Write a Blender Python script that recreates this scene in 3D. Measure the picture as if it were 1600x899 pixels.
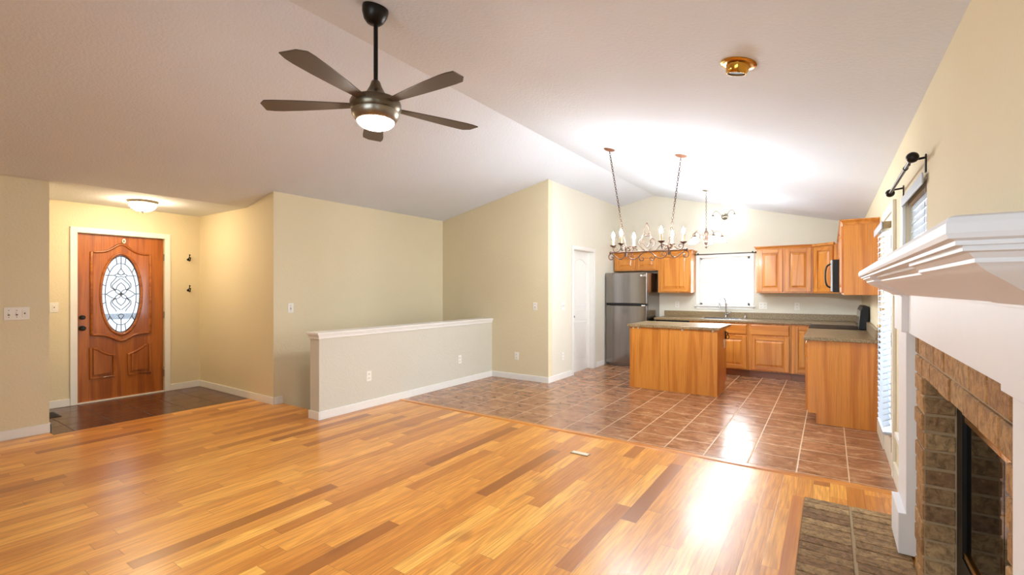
import bpy, bmesh, math, random
from mathutils import Vector, Matrix
random.seed(7)
PI = math.pi
for o in list(bpy.data.objects): bpy.data.objects.remove(o)
S = bpy.context.scene
COL = S.collection

# ------------------------------------------------------------------ camera, world, light, exposure
cd = bpy.data.cameras.new('camera'); cam = bpy.data.objects.new('camera', cd); COL.objects.link(cam)
cam.location = (0, 0, 1.37); cam.rotation_euler = (PI/2, 0, math.radians(34.18))
cd.sensor_width = 36; cd.lens = 731.3/1600*36; cd.shift_y = 3.2/1600; cd.clip_start = .05
S.camera = cam
vs = S.view_settings
vs.view_transform = 'Standard'; vs.look = 'None'; vs.gamma = 1; vs.use_curve_mapping = False
vs.exposure = 0.45
w = bpy.data.worlds.new('sky'); S.world = w; w.use_nodes = True
nt = w.node_tree
bg = nt.nodes['Background']; bg.inputs[0].default_value = (.92, .96, 1, 1); bg.inputs[1].default_value = 1.35
def area(name, loc, rot, sx, sy, power, col):
    l = bpy.data.lights.new(name, 'AREA'); l.shape = 'RECTANGLE'; l.size = sx; l.size_y = sy
    l.energy = power; l.color = col
    o = bpy.data.objects.new(name, l); COL.objects.link(o); o.location = loc; o.rotation_euler = rot
    return o
area('daylight_kitchen_window', (-1.51, 9.15, 1.55), (-PI/2, 0, 0), 1.1, 1.0, 65, (.93, .97, 1))       # shines -Y
area('daylight_patio_door', (2.3, 4.76, 1.6), (0, PI/2, 0), 2.2, 2.4, 480, (.84, .93, 1))                  # shines -X
area('daylight_right_window', (1.3, 3.45, 1.2), (0, PI/2, 0), 1.5, .9, 90, (.85, .94, 1))
area('daylight_side_window', (.85, -.45, 1.3), (0, PI/2, 0), 1.5, 1.7, 5, (.85, .95, 1))
area('daylight_rear_window', (-1.05, -2.1, 1.4), (PI/2, 0, 0), 2.3, 1.5, 50, (.74, .87, 1))              # shines +Y

# ------------------------------------------------------------------ mesh builder
ORG = {}
class MB:
    def __init__(s): s.v = []; s.f = []; s.m = []; s.mi = 0; s.M = None
    def add(s, vs_, fs):
        b = len(s.v)
        for p in vs_:
            p = Vector(p); s.v.append(s.M @ p if s.M else p)
        for f in fs: s.f.append([b+i for i in f]); s.m.append(s.mi)
    def box(s, x0, x1, y0, y1, z0, z1):
        s.add([(x, y, z) for x in (x0, x1) for y in (y0, y1) for z in (z0, z1)],
              [(0,1,3,2),(4,6,7,5),(0,4,5,1),(2,3,7,6),(0,2,6,4),(1,5,7,3)]); return s
    def prism(s, poly, vec):
        n = len(poly); vec = Vector(vec); a = [Vector(p) for p in poly]
        s.add(a+[p+vec for p in a], [list(range(n)), list(range(2*n-1, n-1, -1))]+[(i, (i+1) % n, n+(i+1) % n, n+i) for i in range(n)]); return s
    def frustum(s, x0, x1, z0, z1, y0, y1, ins):      # raised field: base at y0, top at y1 inset
        s.add([(x0,y0,z0),(x1,y0,z0),(x1,y0,z1),(x0,y0,z1),(x0+ins,y1,z0+ins),(x1-ins,y1,z0+ins),(x1-ins,y1,z1-ins),(x0+ins,y1,z1-ins)],
              [(0,1,2,3),(4,5,6,7),(0,1,5,4),(1,2,6,5),(2,3,7,6),(3,0,4,7)]); return s
    def tube(s, pts, r, n=8, closed=False, radii=None, cap=True):
        P = [Vector(p) for p in pts]; N = len(P); rings = []
        up = None
        for i, p in enumerate(P):
            if closed: t = (P[(i+1) % N]-P[i-1])
            else: t = P[min(i+1, N-1)]-P[max(i-1, 0)]
            if t.length < 1e-9: t = Vector((0,0,1))
            t.normalize()
            if up is None:
                up = Vector((0,0,1)) if abs(t.z) < .9 else Vector((1,0,0))
            a = up-t*up.dot(t)
            if a.length < 1e-4: a = t.orthogonal()
            a.normalize(); up = a; b = t.cross(a)
            rr = radii[i] if radii else r
            rings.append([p+(a*math.cos(k*2*PI/n)+b*math.sin(k*2*PI/n))*rr for k in range(n)])
        vsx = [q for R in rings for q in R]; fs = []
        for i in range(N if closed else N-1):
            j = (i+1) % N
            for k in range(n): fs.append((i*n+k, i*n+(k+1) % n, j*n+(k+1) % n, j*n+k))
        if cap and not closed: fs += [tuple(range(n)), tuple(range(N*n-1, (N-1)*n-1, -1))]
        s.add(vsx, fs); return s
    def lathe(s, prof, c=(0,0,0), n=28, R=None, close=True):
        c = Vector(c); vsx = []; fs = []
        for (r, z) in prof:
            for k in range(n):
                p = Vector((r*math.cos(k*2*PI/n), r*math.sin(k*2*PI/n), z))
                vsx.append(c+(R @ p if R else p))
        for i in range(len(prof)-1):
            for k in range(n): fs.append((i*n+k, i*n+(k+1) % n, (i+1)*n+(k+1) % n, (i+1)*n+k))
        if close: fs += [tuple(range(n)), tuple(range(len(prof)*n-1, (len(prof)-1)*n-1, -1))]
        s.add(vsx, fs); return s
    def ball(s, c, r, n=16, sz=1):
        return s.lathe([(max(r*math.sin(i*PI/10), 1e-4), -r*sz*math.cos(i*PI/10)) for i in range(11)], c, n)
    def holed(s, outer, holes, vec):                  # planar polygon with holes, extruded
        bm = bmesh.new(); es = []
        for L in [outer]+holes:
            q = [bm.verts.new(p) for p in L]
            es += [bm.edges.new((q[i], q[(i+1) % len(q)])) for i in range(len(q))]
        bmesh.ops.triangle_fill(bm, use_beauty=True, use_dissolve=False, edges=es)
        fl = [f for f in bm.faces]
        r = bmesh.ops.extrude_face_region(bm, geom=fl, use_keep_orig=True)
        bmesh.ops.translate(bm, verts=[e for e in r['geom'] if isinstance(e, bmesh.types.BMVert)], vec=Vector(vec))
        bm.verts.index_update()
        s.add([v.co.copy() for v in bm.verts], [[v.index for v in f.verts] for f in bm.faces]); bm.free(); return s
    def build(s, name, mat, parent=None, bevel=0, smooth=None, seg=2):
        org = ORG.get(parent, Vector()) if parent else Vector()
        me = bpy.data.meshes.new(name)
        me.from_pydata([p-org for p in s.v], [], s.f)
        mats = mat if isinstance(mat, (list, tuple)) else [mat]
        for m in mats: me.materials.append(m)
        for p, i in zip(me.polygons, s.m): p.material_index = i
        bm = bmesh.new(); bm.from_mesh(me); bmesh.ops.recalc_face_normals(bm, faces=bm.faces); bm.to_mesh(me); bm.free()
        if smooth:
            for p in me.polygons: p.use_smooth = True
            me.set_sharp_from_angle(angle=math.radians(smooth))
        o = bpy.data.objects.new(name, me); COL.objects.link(o)
        if parent: o.parent = parent; ORG[o] = org
        else: ORG[o] = Vector()
        if bevel:
            b = o.modifiers.new('bevel', 'BEVEL'); b.width = bevel; b.segments = seg; b.limit_method = 'ANGLE'; b.angle_limit = math.radians(40)
        return o
def tag(o, label, cat, group=None):
    o['label'] = label; o['category'] = cat
    if group: o['group'] = group
    return o
def thing(name, label, cat, loc=(0,0,0), group=None):
    o = bpy.data.objects.new(name, None); COL.objects.link(o); o.location = loc; o.empty_display_size = .1
    ORG[o] = Vector(loc); return tag(o, label, cat, group)
def struct(o): o['kind'] = 'structure'; return o
def sthing(name, loc=(0,0,0)):
    o = bpy.data.objects.new(name, None); COL.objects.link(o); o.location = loc; ORG[o] = Vector(loc); o['kind'] = 'structure'; return o
def dup(root, loc, label=None):
    r = root.copy(); COL.objects.link(r); r.location = loc
    if label: r['label'] = label
    def rec(a, b):
        for ch in list(a.children):
            c = ch.copy(); COL.objects.link(c); c.parent = b; rec(ch, c)
    rec(root, r); return r
def arc(c, a, b, a0, a1, n=16):        # ellipse arc in the plane of vectors a, b
    c, a, b = Vector(c), Vector(a), Vector(b)
    return [c+a*math.cos(a0+(a1-a0)*i/n)+b*math.sin(a0+(a1-a0)*i/n) for i in range(n+1)]
def spline(P, n=8):                    # Catmull-Rom through points
    P = [Vector(p) for p in P]; Q = [P[0]*2-P[1]]+P+[P[-1]*2-P[-2]]; out = []
    for i in range(1, len(Q)-2):
        for k in range(n):
            t = k/n; a, b, c, d = Q[i-1:i+3]
            out.append(.5*((2*b)+(c-a)*t+(2*a-5*b+4*c-d)*t*t+(3*b-a-3*c+d)*t**3))
    out.append(P[-1]); return out

# ------------------------------------------------------------------ materials
def lin(r, g, b):
    f = lambda c: (c/255/12.92) if c/255 <= .04045 else ((c/255+.055)/1.055)**2.4
    return (f(r), f(g), f(b), 1)
class NG:
    def __init__(s, name):
        s.mat = bpy.data.materials.new(name); s.mat.use_nodes = True; s.t = s.mat.node_tree
        s.b = s.t.nodes['Principled BSDF']; s.out = s.t.nodes['Material Output']
    def n(s, typ, **kw):
        x = s.t.nodes.new(typ)
        for k, v in kw.items():
            if k.startswith('i_'): x.inputs[int(k[2:])].default_value = v
            else: setattr(x, k, v)
        return x
    def l(s, a, b): s.t.links.new(a, b)
    def math(s, op, a, b=None):
        x = s.n('ShaderNodeMath', operation=op)
        for i, q in enumerate((a, b)):
            if q is None: continue
            if isinstance(q, (int, float)): x.inputs[i].default_value = q
            else: s.l(q, x.inputs[i])
        return x.outputs[0]
    def ramp(s, fac, stops):
        x = s.n('ShaderNodeValToRGB'); e = x.color_ramp.elements
        while len(e) < len(stops): e.new(.5)
        for el, (p, c) in zip(e, stops): el.position = p; el.color = c
        s.l(fac, x.inputs[0]); return x.outputs[0]
    def mix(s, fac, a, b, mode='MIX'):
        x = s.n('ShaderNodeMix', data_type='RGBA', blend_type=mode)
        for i, q in ((0, fac), (6, a), (7, b)):
            if isinstance(q, (int, float, tuple)): x.inputs[i].default_value = q
            else: s.l(q, x.inputs[i])
        return x.outputs[2]
    def noise(s, vec, scale, detail=3, rough=.5, dist=0, out=0):
        x = s.n('ShaderNodeTexNoise'); x.inputs['Scale'].default_value = scale; x.inputs['Detail'].default_value = detail
        x.inputs['Roughness'].default_value = rough; x.inputs['Distortion'].default_value = dist
        if vec is not None: s.l(vec, x.inputs['Vector'])
        return x.outputs[out]
    def coord(s, scale=(1,1,1)):
        tc = s.n('ShaderNodeTexCoord'); m = s.n('ShaderNodeMapping'); m.inputs['Scale'].default_value = scale
        s.l(tc.outputs['Object'], m.inputs[0]); return m.outputs[0]
    def bump(s, h, strength=.2, dist=.01):
        x = s.n('ShaderNodeBump'); x.inputs['Strength'].default_value = strength; x.inputs['Distance'].default_value = dist
        s.l(h, x.inputs['Height']); s.l(x.outputs[0], s.b.inputs['Normal'])
    def set(s, col=None, rough=.5, metal=0, spec=.5, coat=0):
        if col is not None:
            if isinstance(col, tuple): s.b.inputs['Base Color'].default_value = col
            else: s.l(col, s.b.inputs['Base Color'])
        s.b.inputs['Roughness'].default_value = rough; s.b.inputs['Metallic'].default_value = metal
        s.b.inputs['Specular IOR Level'].default_value = spec; s.b.inputs['Coat Weight'].default_value = coat
        s.b.inputs['Coat Roughness'].default_value = .12
        return s.mat
def plain(name, rgb, rough=.5, metal=0, spec=.5, coat=0, var=.04, nscale=14):
    g = NG(name); v = g.noise(g.coord(), nscale, 2)
    c = lin(*rgb); d = tuple(max(0, x*(1-2*var)) for x in c[:3])+(1,)
    return g.set(g.mix(v, d, c), rough, metal, spec, coat)
def paint(name, rgb, bump=.38, scale=48, rough=.75):
    g = NG(name); co = g.coord()
    n1 = g.noise(co, 1.2, 3); c = lin(*rgb); d = tuple(x*.93 for x in c[:3])+(1,)
    m = g.set(g.mix(n1, d, c), rough, spec=.3)
    g.bump(g.noise(co, scale, 3), bump, .006); return m
def oak(name, light, mid, dark, axis, rough=.32, coat=.25, gs=1.0):
    g = NG(name); st = [11*gs, 11*gs, 11*gs]; st['xyz'.index(axis)] = .8*gs
    co = g.coord(tuple(st)); big = g.noise(co, .35, 2, .5, .4)
    st2 = [60*gs]*3; st2['xyz'.index(axis)] = 1.6*gs
    fine = g.noise(g.coord(tuple(st2)), 1.5, 3, .7)
    ring = g.math('SINE', g.math('MULTIPLY', big, 34)); ring = g.math('MULTIPLY_ADD', ring, .5); ring.node.inputs[2].default_value = .5
    c1 = g.ramp(ring, [(0, lin(*mid)), (.55, lin(*light)), (1, lin(*light))])
    pores = g.ramp(fine, [(.32, (0,0,0,1)), (.55, (1,1,1,1))])
    inv = g.math('SUBTRACT', 1, pores)
    c2 = g.mix(g.math('MULTIPLY', inv, .38), c1, lin(*dark))
    m = g.set(c2, rough, spec=.5, coat=coat); return m
M = {}
M['wall'] = paint('cream_wall_paint', (227, 214, 181))
M['wall_daylit'] = paint('cream_wall_paint_daylit', (212, 207, 192))  # same cream paint on the half wall, daylight wash put into its colour
M['wall_overexposed'] = paint('cream_wall_paint_overexposed', (226, 220, 203))  # cream paint of the kitchen walls, paled to paint in their overexposure
M['ceil'] = paint('ceiling_paint', (225, 229, 236), .5, 55, .9)
M['trim'] = plain('white_trim_paint', (238, 236, 230), .35, spec=.5, var=.02)
M['mantel'] = plain('white_mantel_gloss', (234, 234, 237), .5, spec=.3, coat=0, var=.02)
M['creamtrim'] = plain('cream_trim_paint', (232, 226, 208), .4, var=.02)
OL, OM, OD = (216, 141, 58), (196, 118, 40), (146, 80, 26)
for a in 'xyz': M['oak_'+a] = oak('honey_oak_'+a, OL, OM, OD, a)
for a in 'yz': M['door_'+a] = oak('front_door_oak_'+a, (176, 100, 34), (150, 78, 20), (92, 42, 8), a, .35, .3)
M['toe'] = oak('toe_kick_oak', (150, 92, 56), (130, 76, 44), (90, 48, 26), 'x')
M['bronze'] = plain('dark_bronze', (44, 40, 38), .35, .8)
M['blade'] = plain('walnut_fan_blade', (84, 72, 62), .45, 0)
M['black'] = plain('black_metal', (18, 18, 18), .4, .3)
M['iron'] = plain('brown_wrought_iron', (86, 62, 46), .5, .5)
M['nickel'] = plain('antique_nickel', (150, 142, 128), .3, .9)
M['pewter'] = plain('pewter_housing', (110, 100, 84), .28, .9)
M['chrome'] = plain('brushed_steel', (190, 190, 192), .25, 1)
M['brass'] = plain('polished_brass', (212, 160, 70), .15, 1)
M['umber'] = plain('aged_bronze_arm', (112, 88, 74), .45, .6)
M['copper'] = plain('rust_canopy', (150, 98, 70), .45, .5)
M['plastic'] = plain('white_plastic', (238, 234, 224), .4, var=.01)
M['slot'] = plain('dark_slot', (60, 56, 50), .6)
M['slat'] = plain('white_blind_slat', (240, 242, 244), .4, var=.02)
g = NG('vinyl_blind_slat'); g.set((.5, .54, .60, 1), .4)
tl = g.n('ShaderNodeBsdfTranslucent'); tl.inputs[0].default_value = (.85, .88, .92, 1); mx = g.n('ShaderNodeMixShader'); mx.inputs[0].default_value = .10
g.l(g.b.outputs[0], mx.inputs[1]); g.l(tl.outputs[0], mx.inputs[2]); g.l(mx.outputs[0], g.out.inputs[0]); M['slat'] = g.mat
M['tan'] = plain('tan_wood', (176, 154, 116), .6)
M['candle'] = plain('ivory_candle_sleeve', (226, 190, 140), .5)
def emit(name, col, s):
    g = NG(name); g.set(col, .4); g.b.inputs['Emission Color'].default_value = col; g.b.inputs['Emission Strength'].default_value = s; return g.mat
M['globe'] = emit('lit_fan_globe', (1, .97, .91, 1), 168)
M['dome'] = emit('lit_entry_dome', (1, .80, .52, 1), 80)
M['bulb'] = emit('lit_candle_bulb', (.90, .96, 1, 1), 880)
M['dimshade'] = emit('frosted_sconce_shade', (1, .98, .95, 1), 10)
M['shade'] = emit('lit_bell_shade', (.87, .95, 1, 1), 105)
def glass(name, tint, gl=.08, rough=.02):
    g = NG(name); t = g.n('ShaderNodeBsdfTransparent'); t.inputs[0].default_value = tint
    s_ = g.n('ShaderNodeBsdfGlossy'); s_.inputs['Roughness'].default_value = rough
    fr = g.n('ShaderNodeFresnel'); fr.inputs[0].default_value = 1.45
    m = g.n('ShaderNodeMixShader'); g.l(fr.outputs[0], m.inputs[0]); g.l(t.outputs[0], m.inputs[1]); g.l(s_.outputs[0], m.inputs[2])
    g.l(m.outputs[0], g.out.inputs[0]); return g.mat
M['glass'] = glass('window_glass', (.97, .99, 1, 1))
M['dark_glass'] = glass('smoked_fire_glass', (.12, .12, .11, 1))
g = NG('leaded_textured_glass'); co = g.coord()
tr = g.n('ShaderNodeBsdfTransparent'); tr.inputs[0].default_value = (.9, .95, 1, 1)
tl = g.n('ShaderNodeBsdfTranslucent'); tl.inputs[0].default_value = (.85, .9, .95, 1)
mx = g.n('ShaderNodeMixShader'); g.l(g.ramp(g.noise(co, 160, 2), [(.35, (.12,.12,.12,1)), (.65, (.45,.45,.45,1))]), mx.inputs[0])
g.l(tr.outputs[0], mx.inputs[1]); g.l(tl.outputs[0], mx.inputs[2]); g.l(mx.outputs[0], g.out.inputs[0]); M['leaded'] = g.mat

def wood_floor():
    g = NG('oak_strip_floor'); tc = g.n('ShaderNodeTexCoord'); sp = g.n('ShaderNodeSeparateXYZ'); g.l(tc.outputs['Object'], sp.inputs[0])
    x, y = sp.outputs[0], sp.outputs[1]; W = .094
    u = g.math('DIVIDE', x, W); row = g.math('FLOOR', u); fu = g.math('SUBTRACT', u, row)
    wn = g.n('ShaderNodeTexWhiteNoise', noise_dimensions='1D'); g.l(row, wn.inputs['W'])
    L = g.math('MULTIPLY_ADD', wn.outputs[0], .5); L.node.inputs[2].default_value = .75
    wn2 = g.n('ShaderNodeTexWhiteNoise', noise_dimensions='1D'); g.l(g.math('ADD', row, 71.3), wn2.inputs['W'])
    v = g.math('ADD', g.math('DIVIDE', y, L), g.math('MULTIPLY', wn2.outputs[0], 9)); idv = g.math('FLOOR', v); fv = g.math('SUBTRACT', v, idv)
    cb = g.n('ShaderNodeCombineXYZ'); g.l(row, cb.inputs[0]); g.l(idv, cb.inputs[1])
    pid = g.n('ShaderNodeTexWhiteNoise', noise_dimensions='2D'); g.l(cb.outputs[0], pid.inputs['Vector'])
    p = pid.outputs[0]
    base = g.ramp(p, [(0, lin(138, 86, 40)), (.14, lin(180, 120, 62)), (.5, lin(206, 148, 88)), (.85, lin(214, 158, 98)), (1, lin(232, 184, 126))])
    gv = g.n('ShaderNodeCombineXYZ'); g.l(g.math('MULTIPLY', x, 16), gv.inputs[0]); g.l(g.math('MULTIPLY', y, 1.1), gv.inputs[1]); g.l(g.math('MULTIPLY', p, 40), gv.inputs[2])
    big = g.noise(gv.outputs[0], .8, 2, .5, .5)
    ring = g.math('MULTIPLY_ADD', g.math('SINE', g.math('MULTIPLY', big, 50)), .5); ring.node.inputs[2].default_value = .5
    gv2 = g.n('ShaderNodeCombineXYZ'); g.l(g.math('MULTIPLY', x, 120), gv2.inputs[0]); g.l(g.math('MULTIPLY', y, 4), gv2.inputs[1]); g.l(g.math('MULTIPLY', p, 90), gv2.inputs[2])
    fine = g.noise(gv2.outputs[0], 1, 3, .6)
    c = g.mix(g.math('MULTIPLY', g.math('SUBTRACT', 1, ring), .34), base, lin(140, 80, 34))
    c = g.mix(g.math('MULTIPLY', g.ramp(fine, [(.35, (1,1,1,1)), (.6, (0,0,0,1))]), .38), c, lin(130, 78, 36))
    kn = g.noise(g.coord((5, 2.2, 1)), 1.0, 1, .5, .3); c = g.mix(g.math('MULTIPLY', g.ramp(kn, [(.70, (0,0,0,1)), (.80, (1,1,1,1))]), .45), c, lin(104, 56, 24))
    eu = g.math('MINIMUM', fu, g.math('SUBTRACT', 1, fu)); ev = g.math('MULTIPLY', g.math('MINIMUM', fv, g.math('SUBTRACT', 1, fv)), 9)
    edge = g.math('MINIMUM', eu, ev); seam = g.ramp(edge, [(0, (1,1,1,1)), (.022, (0,0,0,1))])
    c = g.mix(g.math('MULTIPLY', seam, .6), c, lin(84, 46, 20))
    c = g.mix(1.0, c, (1.42, 1.28, .60, 1), 'MULTIPLY')
    m = g.set(c, .32, spec=.5, coat=.35); g.b.inputs['Coat Roughness'].default_value = .2
    hh = g.math('ADD', g.ramp(edge, [(0, (0,0,0,1)), (.03, (1,1,1,1))]), g.math('MULTIPLY', g.noise(g.coord((9, 1.2, 1)), 1, 2), .5))
    g.bump(hh, .12, .004); return m
M['floor'] = wood_floor()
def tile_floor(name, ox, oy, px, py, cols, grout):
    g = NG(name); tc = g.n('ShaderNodeTexCoord'); sp = g.n('ShaderNodeSeparateXYZ'); g.l(tc.outputs['Object'], sp.inputs[0])
    u = g.math('DIVIDE', g.math('SUBTRACT', sp.outputs[0], ox), px); v = g.math('DIVIDE', g.math('SUBTRACT', sp.outputs[1], oy), py)
    iu, iv = g.math('FLOOR', u), g.math('FLOOR', v); fu, fv = g.math('SUBTRACT', u, iu), g.math('SUBTRACT', v, iv)
    cb = g.n('ShaderNodeCombineXYZ'); g.l(iu, cb.inputs[0]); g.l(iv, cb.inputs[1])
    wn = g.n('ShaderNodeTexWhiteNoise', noise_dimensions='2D'); g.l(cb.outputs[0], wn.inputs['Vector'])
    ad = g.n('ShaderNodeVectorMath', operation='ADD'); sc = g.n('ShaderNodeVectorMath', operation='SCALE'); sc.inputs['Scale'].default_value = 7
    g.l(wn.outputs['Color'], sc.inputs[0]); g.l(tc.outputs['Object'], ad.inputs[0]); g.l(sc.outputs[0], ad.inputs[1])
    mp = g.n('ShaderNodeMapping'); mp.inputs['Scale'].default_value = (1, 1.6, 1); g.l(ad.outputs[0], mp.inputs[0]); n1 = g.noise(mp.outputs[0], 6.5, 7, .72, .8)
    c = g.ramp(n1, [(.32, lin(*cols[0])), (.46, lin(*cols[1])), (.56, lin(*cols[2])), (.68, lin(*cols[3]))])
    c = g.mix(g.math('MULTIPLY', wn.outputs[0], .25), c, lin(*cols[0]))
    e = g.math('MINIMUM', g.math('MINIMUM', fu, g.math('SUBTRACT', 1, fu)), g.math('MINIMUM', fv, g.math('SUBTRACT', 1, fv)))
    gm = g.ramp(e, [(.010, (1,1,1,1)), (.016, (0,0,0,1))])
    c = g.mix(1.0, g.mix(gm, c, lin(*grout)), (1.18, 1.08, .92, 1), 'MULTIPLY'); m = g.set(c, .3, spec=.5)
    rr = g.math('MULTIPLY_ADD', n1, .25); rr.node.inputs[2].default_value = .09
    g.l(g.math('ADD', rr, g.math('MULTIPLY', gm, .4)), g.b.inputs['Roughness'])
    g.bump(g.math('ADD', g.ramp(e, [(.008, (0,0,0,1)), (.022, (1,1,1,1))]), g.math('MULTIPLY', n1, .5)), .35, .004); return m
M['tile'] = tile_floor('brown_slate_tile', .115, 4.42-.306*8, .326, .306, ((106, 70, 50), (140, 98, 72), (160, 118, 90), (194, 160, 132)), (186, 158, 130))
M['entrytile'] = tile_floor('dark_entry_tile', -6.05, 3.0, .326, .326, ((58, 36, 26), (82, 52, 38), (96, 62, 46), (118, 84, 64)), (72, 50, 38))
def brick_mat(name, cols, rough=.85):
    g = NG(name); ge = g.n('ShaderNodeNewGeometry'); co = g.coord()
    c = g.ramp(ge.outputs['Random Per Island'], [(0, lin(*cols[0])), (.4, lin(*cols[1])), (.75, lin(*cols[2])), (1, lin(*cols[3]))])
    n1 = g.noise(co, 28, 4, .65, .6); c = g.mix(g.math('MULTIPLY', g.ramp(n1, [(.38, (1,1,1,1)), (.6, (0,0,0,1))]), .6), c, lin(*cols[4]))
    n2 = g.noise(co, 60, 3, .7); c = g.mix(g.math('MULTIPLY', g.ramp(n2, [(.6, (0,0,0,1)), (.75, (1,1,1,1))]), .35), c, lin(210, 190, 160))
    m = g.set(c, rough, spec=.3); g.bump(n1, .8, .012); return m
M['brick'] = brick_mat('tan_brick', ((164, 122, 76), (188, 144, 92), (150, 108, 66), (200, 162, 110), (106, 74, 44)))
M['hearthbrick'] = brick_mat('weathered_hearth_brick', ((146, 114, 80), (172, 140, 98), (140, 106, 74), (192, 160, 114), (80, 60, 42)))
M['mortar'] = plain('mortar', (176, 152, 118), .9, var=.12, nscale=40)
def laminate():
    g = NG('speckled_laminate'); co = g.coord(); n1 = g.noise(co, 70, 4, .7); n2 = g.noise(co, 18, 2)
    c = g.ramp(n1, [(.35, lin(96, 80, 54)), (.5, lin(142, 120, 86)), (.65, lin(176, 154, 118))]); c = g.mix(g.math('MULTIPLY', n2, .4), c, lin(122, 100, 70))
    return g.set(c, .28, spec=.5)
M['laminate'] = laminate()
def steel():
    g = NG('black_stainless'); n1 = g.noise(g.coord((2, 2, .15)), 8, 2)
    return g.set(g.ramp(n1, [(.3, lin(142, 136, 132)), (.7, lin(150, 145, 141))]), .16, 1)
M['steel'] = steel()
M['ground'] = plain('concrete_porch', (170, 168, 164), .9)
M['bluerail'] = plain('dark_blue_paint', (30, 52, 84), .5)

# ------------------------------------------------------------------ the setting
XR, YB, XP, YS, XS, XL, XD = .397, 8.75, -3.40, 5.95, -5.47, -6.19, -7.40
RX, RZ = -2.72, 3.126
ZE = 2.405
def zc(x):
    if x > RX: return RZ-.2477*(x-RX)
    return max(ZE, RZ-.2135*(RX-x))
xe = RX-(RZ-ZE)/.2135
Y0 = -1.6
def wall_x(mb, x0, x1, ya, yb, holes=(), z0=0.0):      # wall running along X
    cuts = sorted({x0, x1}|{h[i] for h in holes for i in (0, 1)}|{c for c in (RX, xe) if x0 < c < x1})
    for a, b in zip(cuts, cuts[1:]):
        hs = [h for h in holes if h[0] <= a+1e-6 and h[1] >= b-1e-6]; lo = z0
        for h in hs:
            if h[2] > lo+1e-6: mb.box(a, b, ya, yb, lo, h[2])
            lo = h[3]
        mb.prism([(a, ya, lo), (b, ya, lo), (b, ya, zc(b)), (a, ya, zc(a))], (0, yb-ya, 0))
def wall_y(mb, y0, y1, xa, xb, top, holes=(), z0=0.0):
    cuts = sorted({y0, y1}|{h[i] for h in holes for i in (0, 1)})
    for a, b in zip(cuts, cuts[1:]):
        hs = [h for h in holes if h[0] <= a+1e-6 and h[1] >= b-1e-6]; lo = z0
        for h in hs:
            if h[2] > lo+1e-6: mb.box(xa, xb, a, b, lo, h[2])
            lo = h[3]
        mb.box(xa, xb, a, b, lo, top)
T = .12
mb = MB()
for a, b in ((-7.52, xe), (xe, RX), (RX, .517)):
    mb.prism([(a, Y0-.1, zc(a)), (b, Y0-.1, zc(b)), (b, Y0-.1, zc(b)+.1), (a, Y0-.1, zc(a)+.1)], (0, YB+.22-Y0, 0))
struct(mb.build('ceiling', M['ceil']))
mb = MB(); mb.box(XL-T, -6.04, Y0, 1.22, -.12, 0); mb.box(-6.04, XR, Y0, 3.01, -.12, 0); mb.box(XS, XR, 3.01, 3.12, -.12, 0); mb.box(-4.60, XR, 3.12, 4.04, -.12, 0)
struct(mb.build('floor', M['floor']))
mb = MB(); mb.box(-4.60, XR, 4.04, YS, -.12, 0); mb.box(XP-T, XR, YS, YB+.1, -.12, 0); struct(mb.build('floor_kitchen', M['tile']))
mb = MB(); mb.box(XD-T, -6.04, 1.22, 3.01, -.12, 0); struct(mb.build('floor_entry', M['entrytile']))
mb = MB()
for i in range(10): mb.box(XS, -4.60, 3.12+.283*i, 3.12+.283*(i+1)+.02, -2.3, -.19*(i+1))
struct(mb.build('floor_stairs', M['floor']))
mb = MB(); wall_y(mb, Y0, 1.22, XL-T, XL, zc(XL)); mb.box(XD-T, XL-T, 1.10, 1.22, 0, ZE); struct(mb.build('wall_left', M['wall']))
D1 = (1.699, 2.580, 2.050)
mb = MB(); wall_y(mb, 1.22, 3.01, XD-T, XD, ZE, [(D1[0], D1[1], 0.0, D1[2])]); struct(mb.build('wall_entry', M['wall']))
mb = MB(); wall_x(mb, XD-T, XS, 3.01, 3.01+T); wall_y(mb, 3.01+T, YS, XS-T, XS, zc(XS), z0=-2.3); struct(mb.build('wall_stair', M['wall']))
mb = MB(); wall_x(mb, XS-T, XP, YS, YS+T, z0=-2.3); struct(mb.build('wall_stub', M['wall']))
D2 = (6.75, 7.52, 2.02)
mb = MB(); wall_y(mb, YS+T, YB, XP-T, XP, zc(XP), [(D2[0], D2[1], 0.0, D2[2])]); mb.box(XP-.9, XP-T, 6.5, 7.8, -.02, 0); mb.box(XP-.95, XP-.9, 6.5, 7.8, 0, 2.4)
struct(mb.build('wall_pantry', M['wall_overexposed']))
W1 = (-1.91, -1.11, 1.10, 1.93)
mb = MB(); wall_x(mb, XP-T, XR+T, YB, YB+T, [W1]); struct(mb.build('wall_back', M['wall_overexposed']))
W2 = (3.07, 3.83, .43, 1.93); D3 = (4.42, 5.11, 1.95); W3 = (-1.3, .4, .55, 2.0); FH = (1.46, 2.90, 0.0, 1.02)
mb = MB(); wall_y(mb, Y0, YB, XR, XR+T, zc(XR), [W2, (D3[0], D3[1], 0.0, D3[2]), W3, FH]); struct(mb.build('wall_right', M['wall']))
W4 = (-2.2, .1, .7, 2.1)
mb = MB(); wall_x(mb, XL-T, XR+T, Y0-T, Y0, [W4]); struct(mb.build('wall_rear', M['wall']))
HX0, HX1, HY = -4.585, -4.425, 2.92
mb = MB(); mb.box(HX0, HX1, HY, YS, -2.3, .87); struct(mb.build('wall_half', M['wall_daylit']))
mb = MB(); mb.box(HX0-.03, HX1+.03, HY-.035, YS, .893, .918); mb.box(HX0-.02, HX1+.02, HY-.02, YS, .875, .893); mb.box(HX0-.01, HX1+.012, HY-.012, YS, .848, .875)
struct(mb.build('trim_half_wall_cap', M['trim'], bevel=.005))
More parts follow.
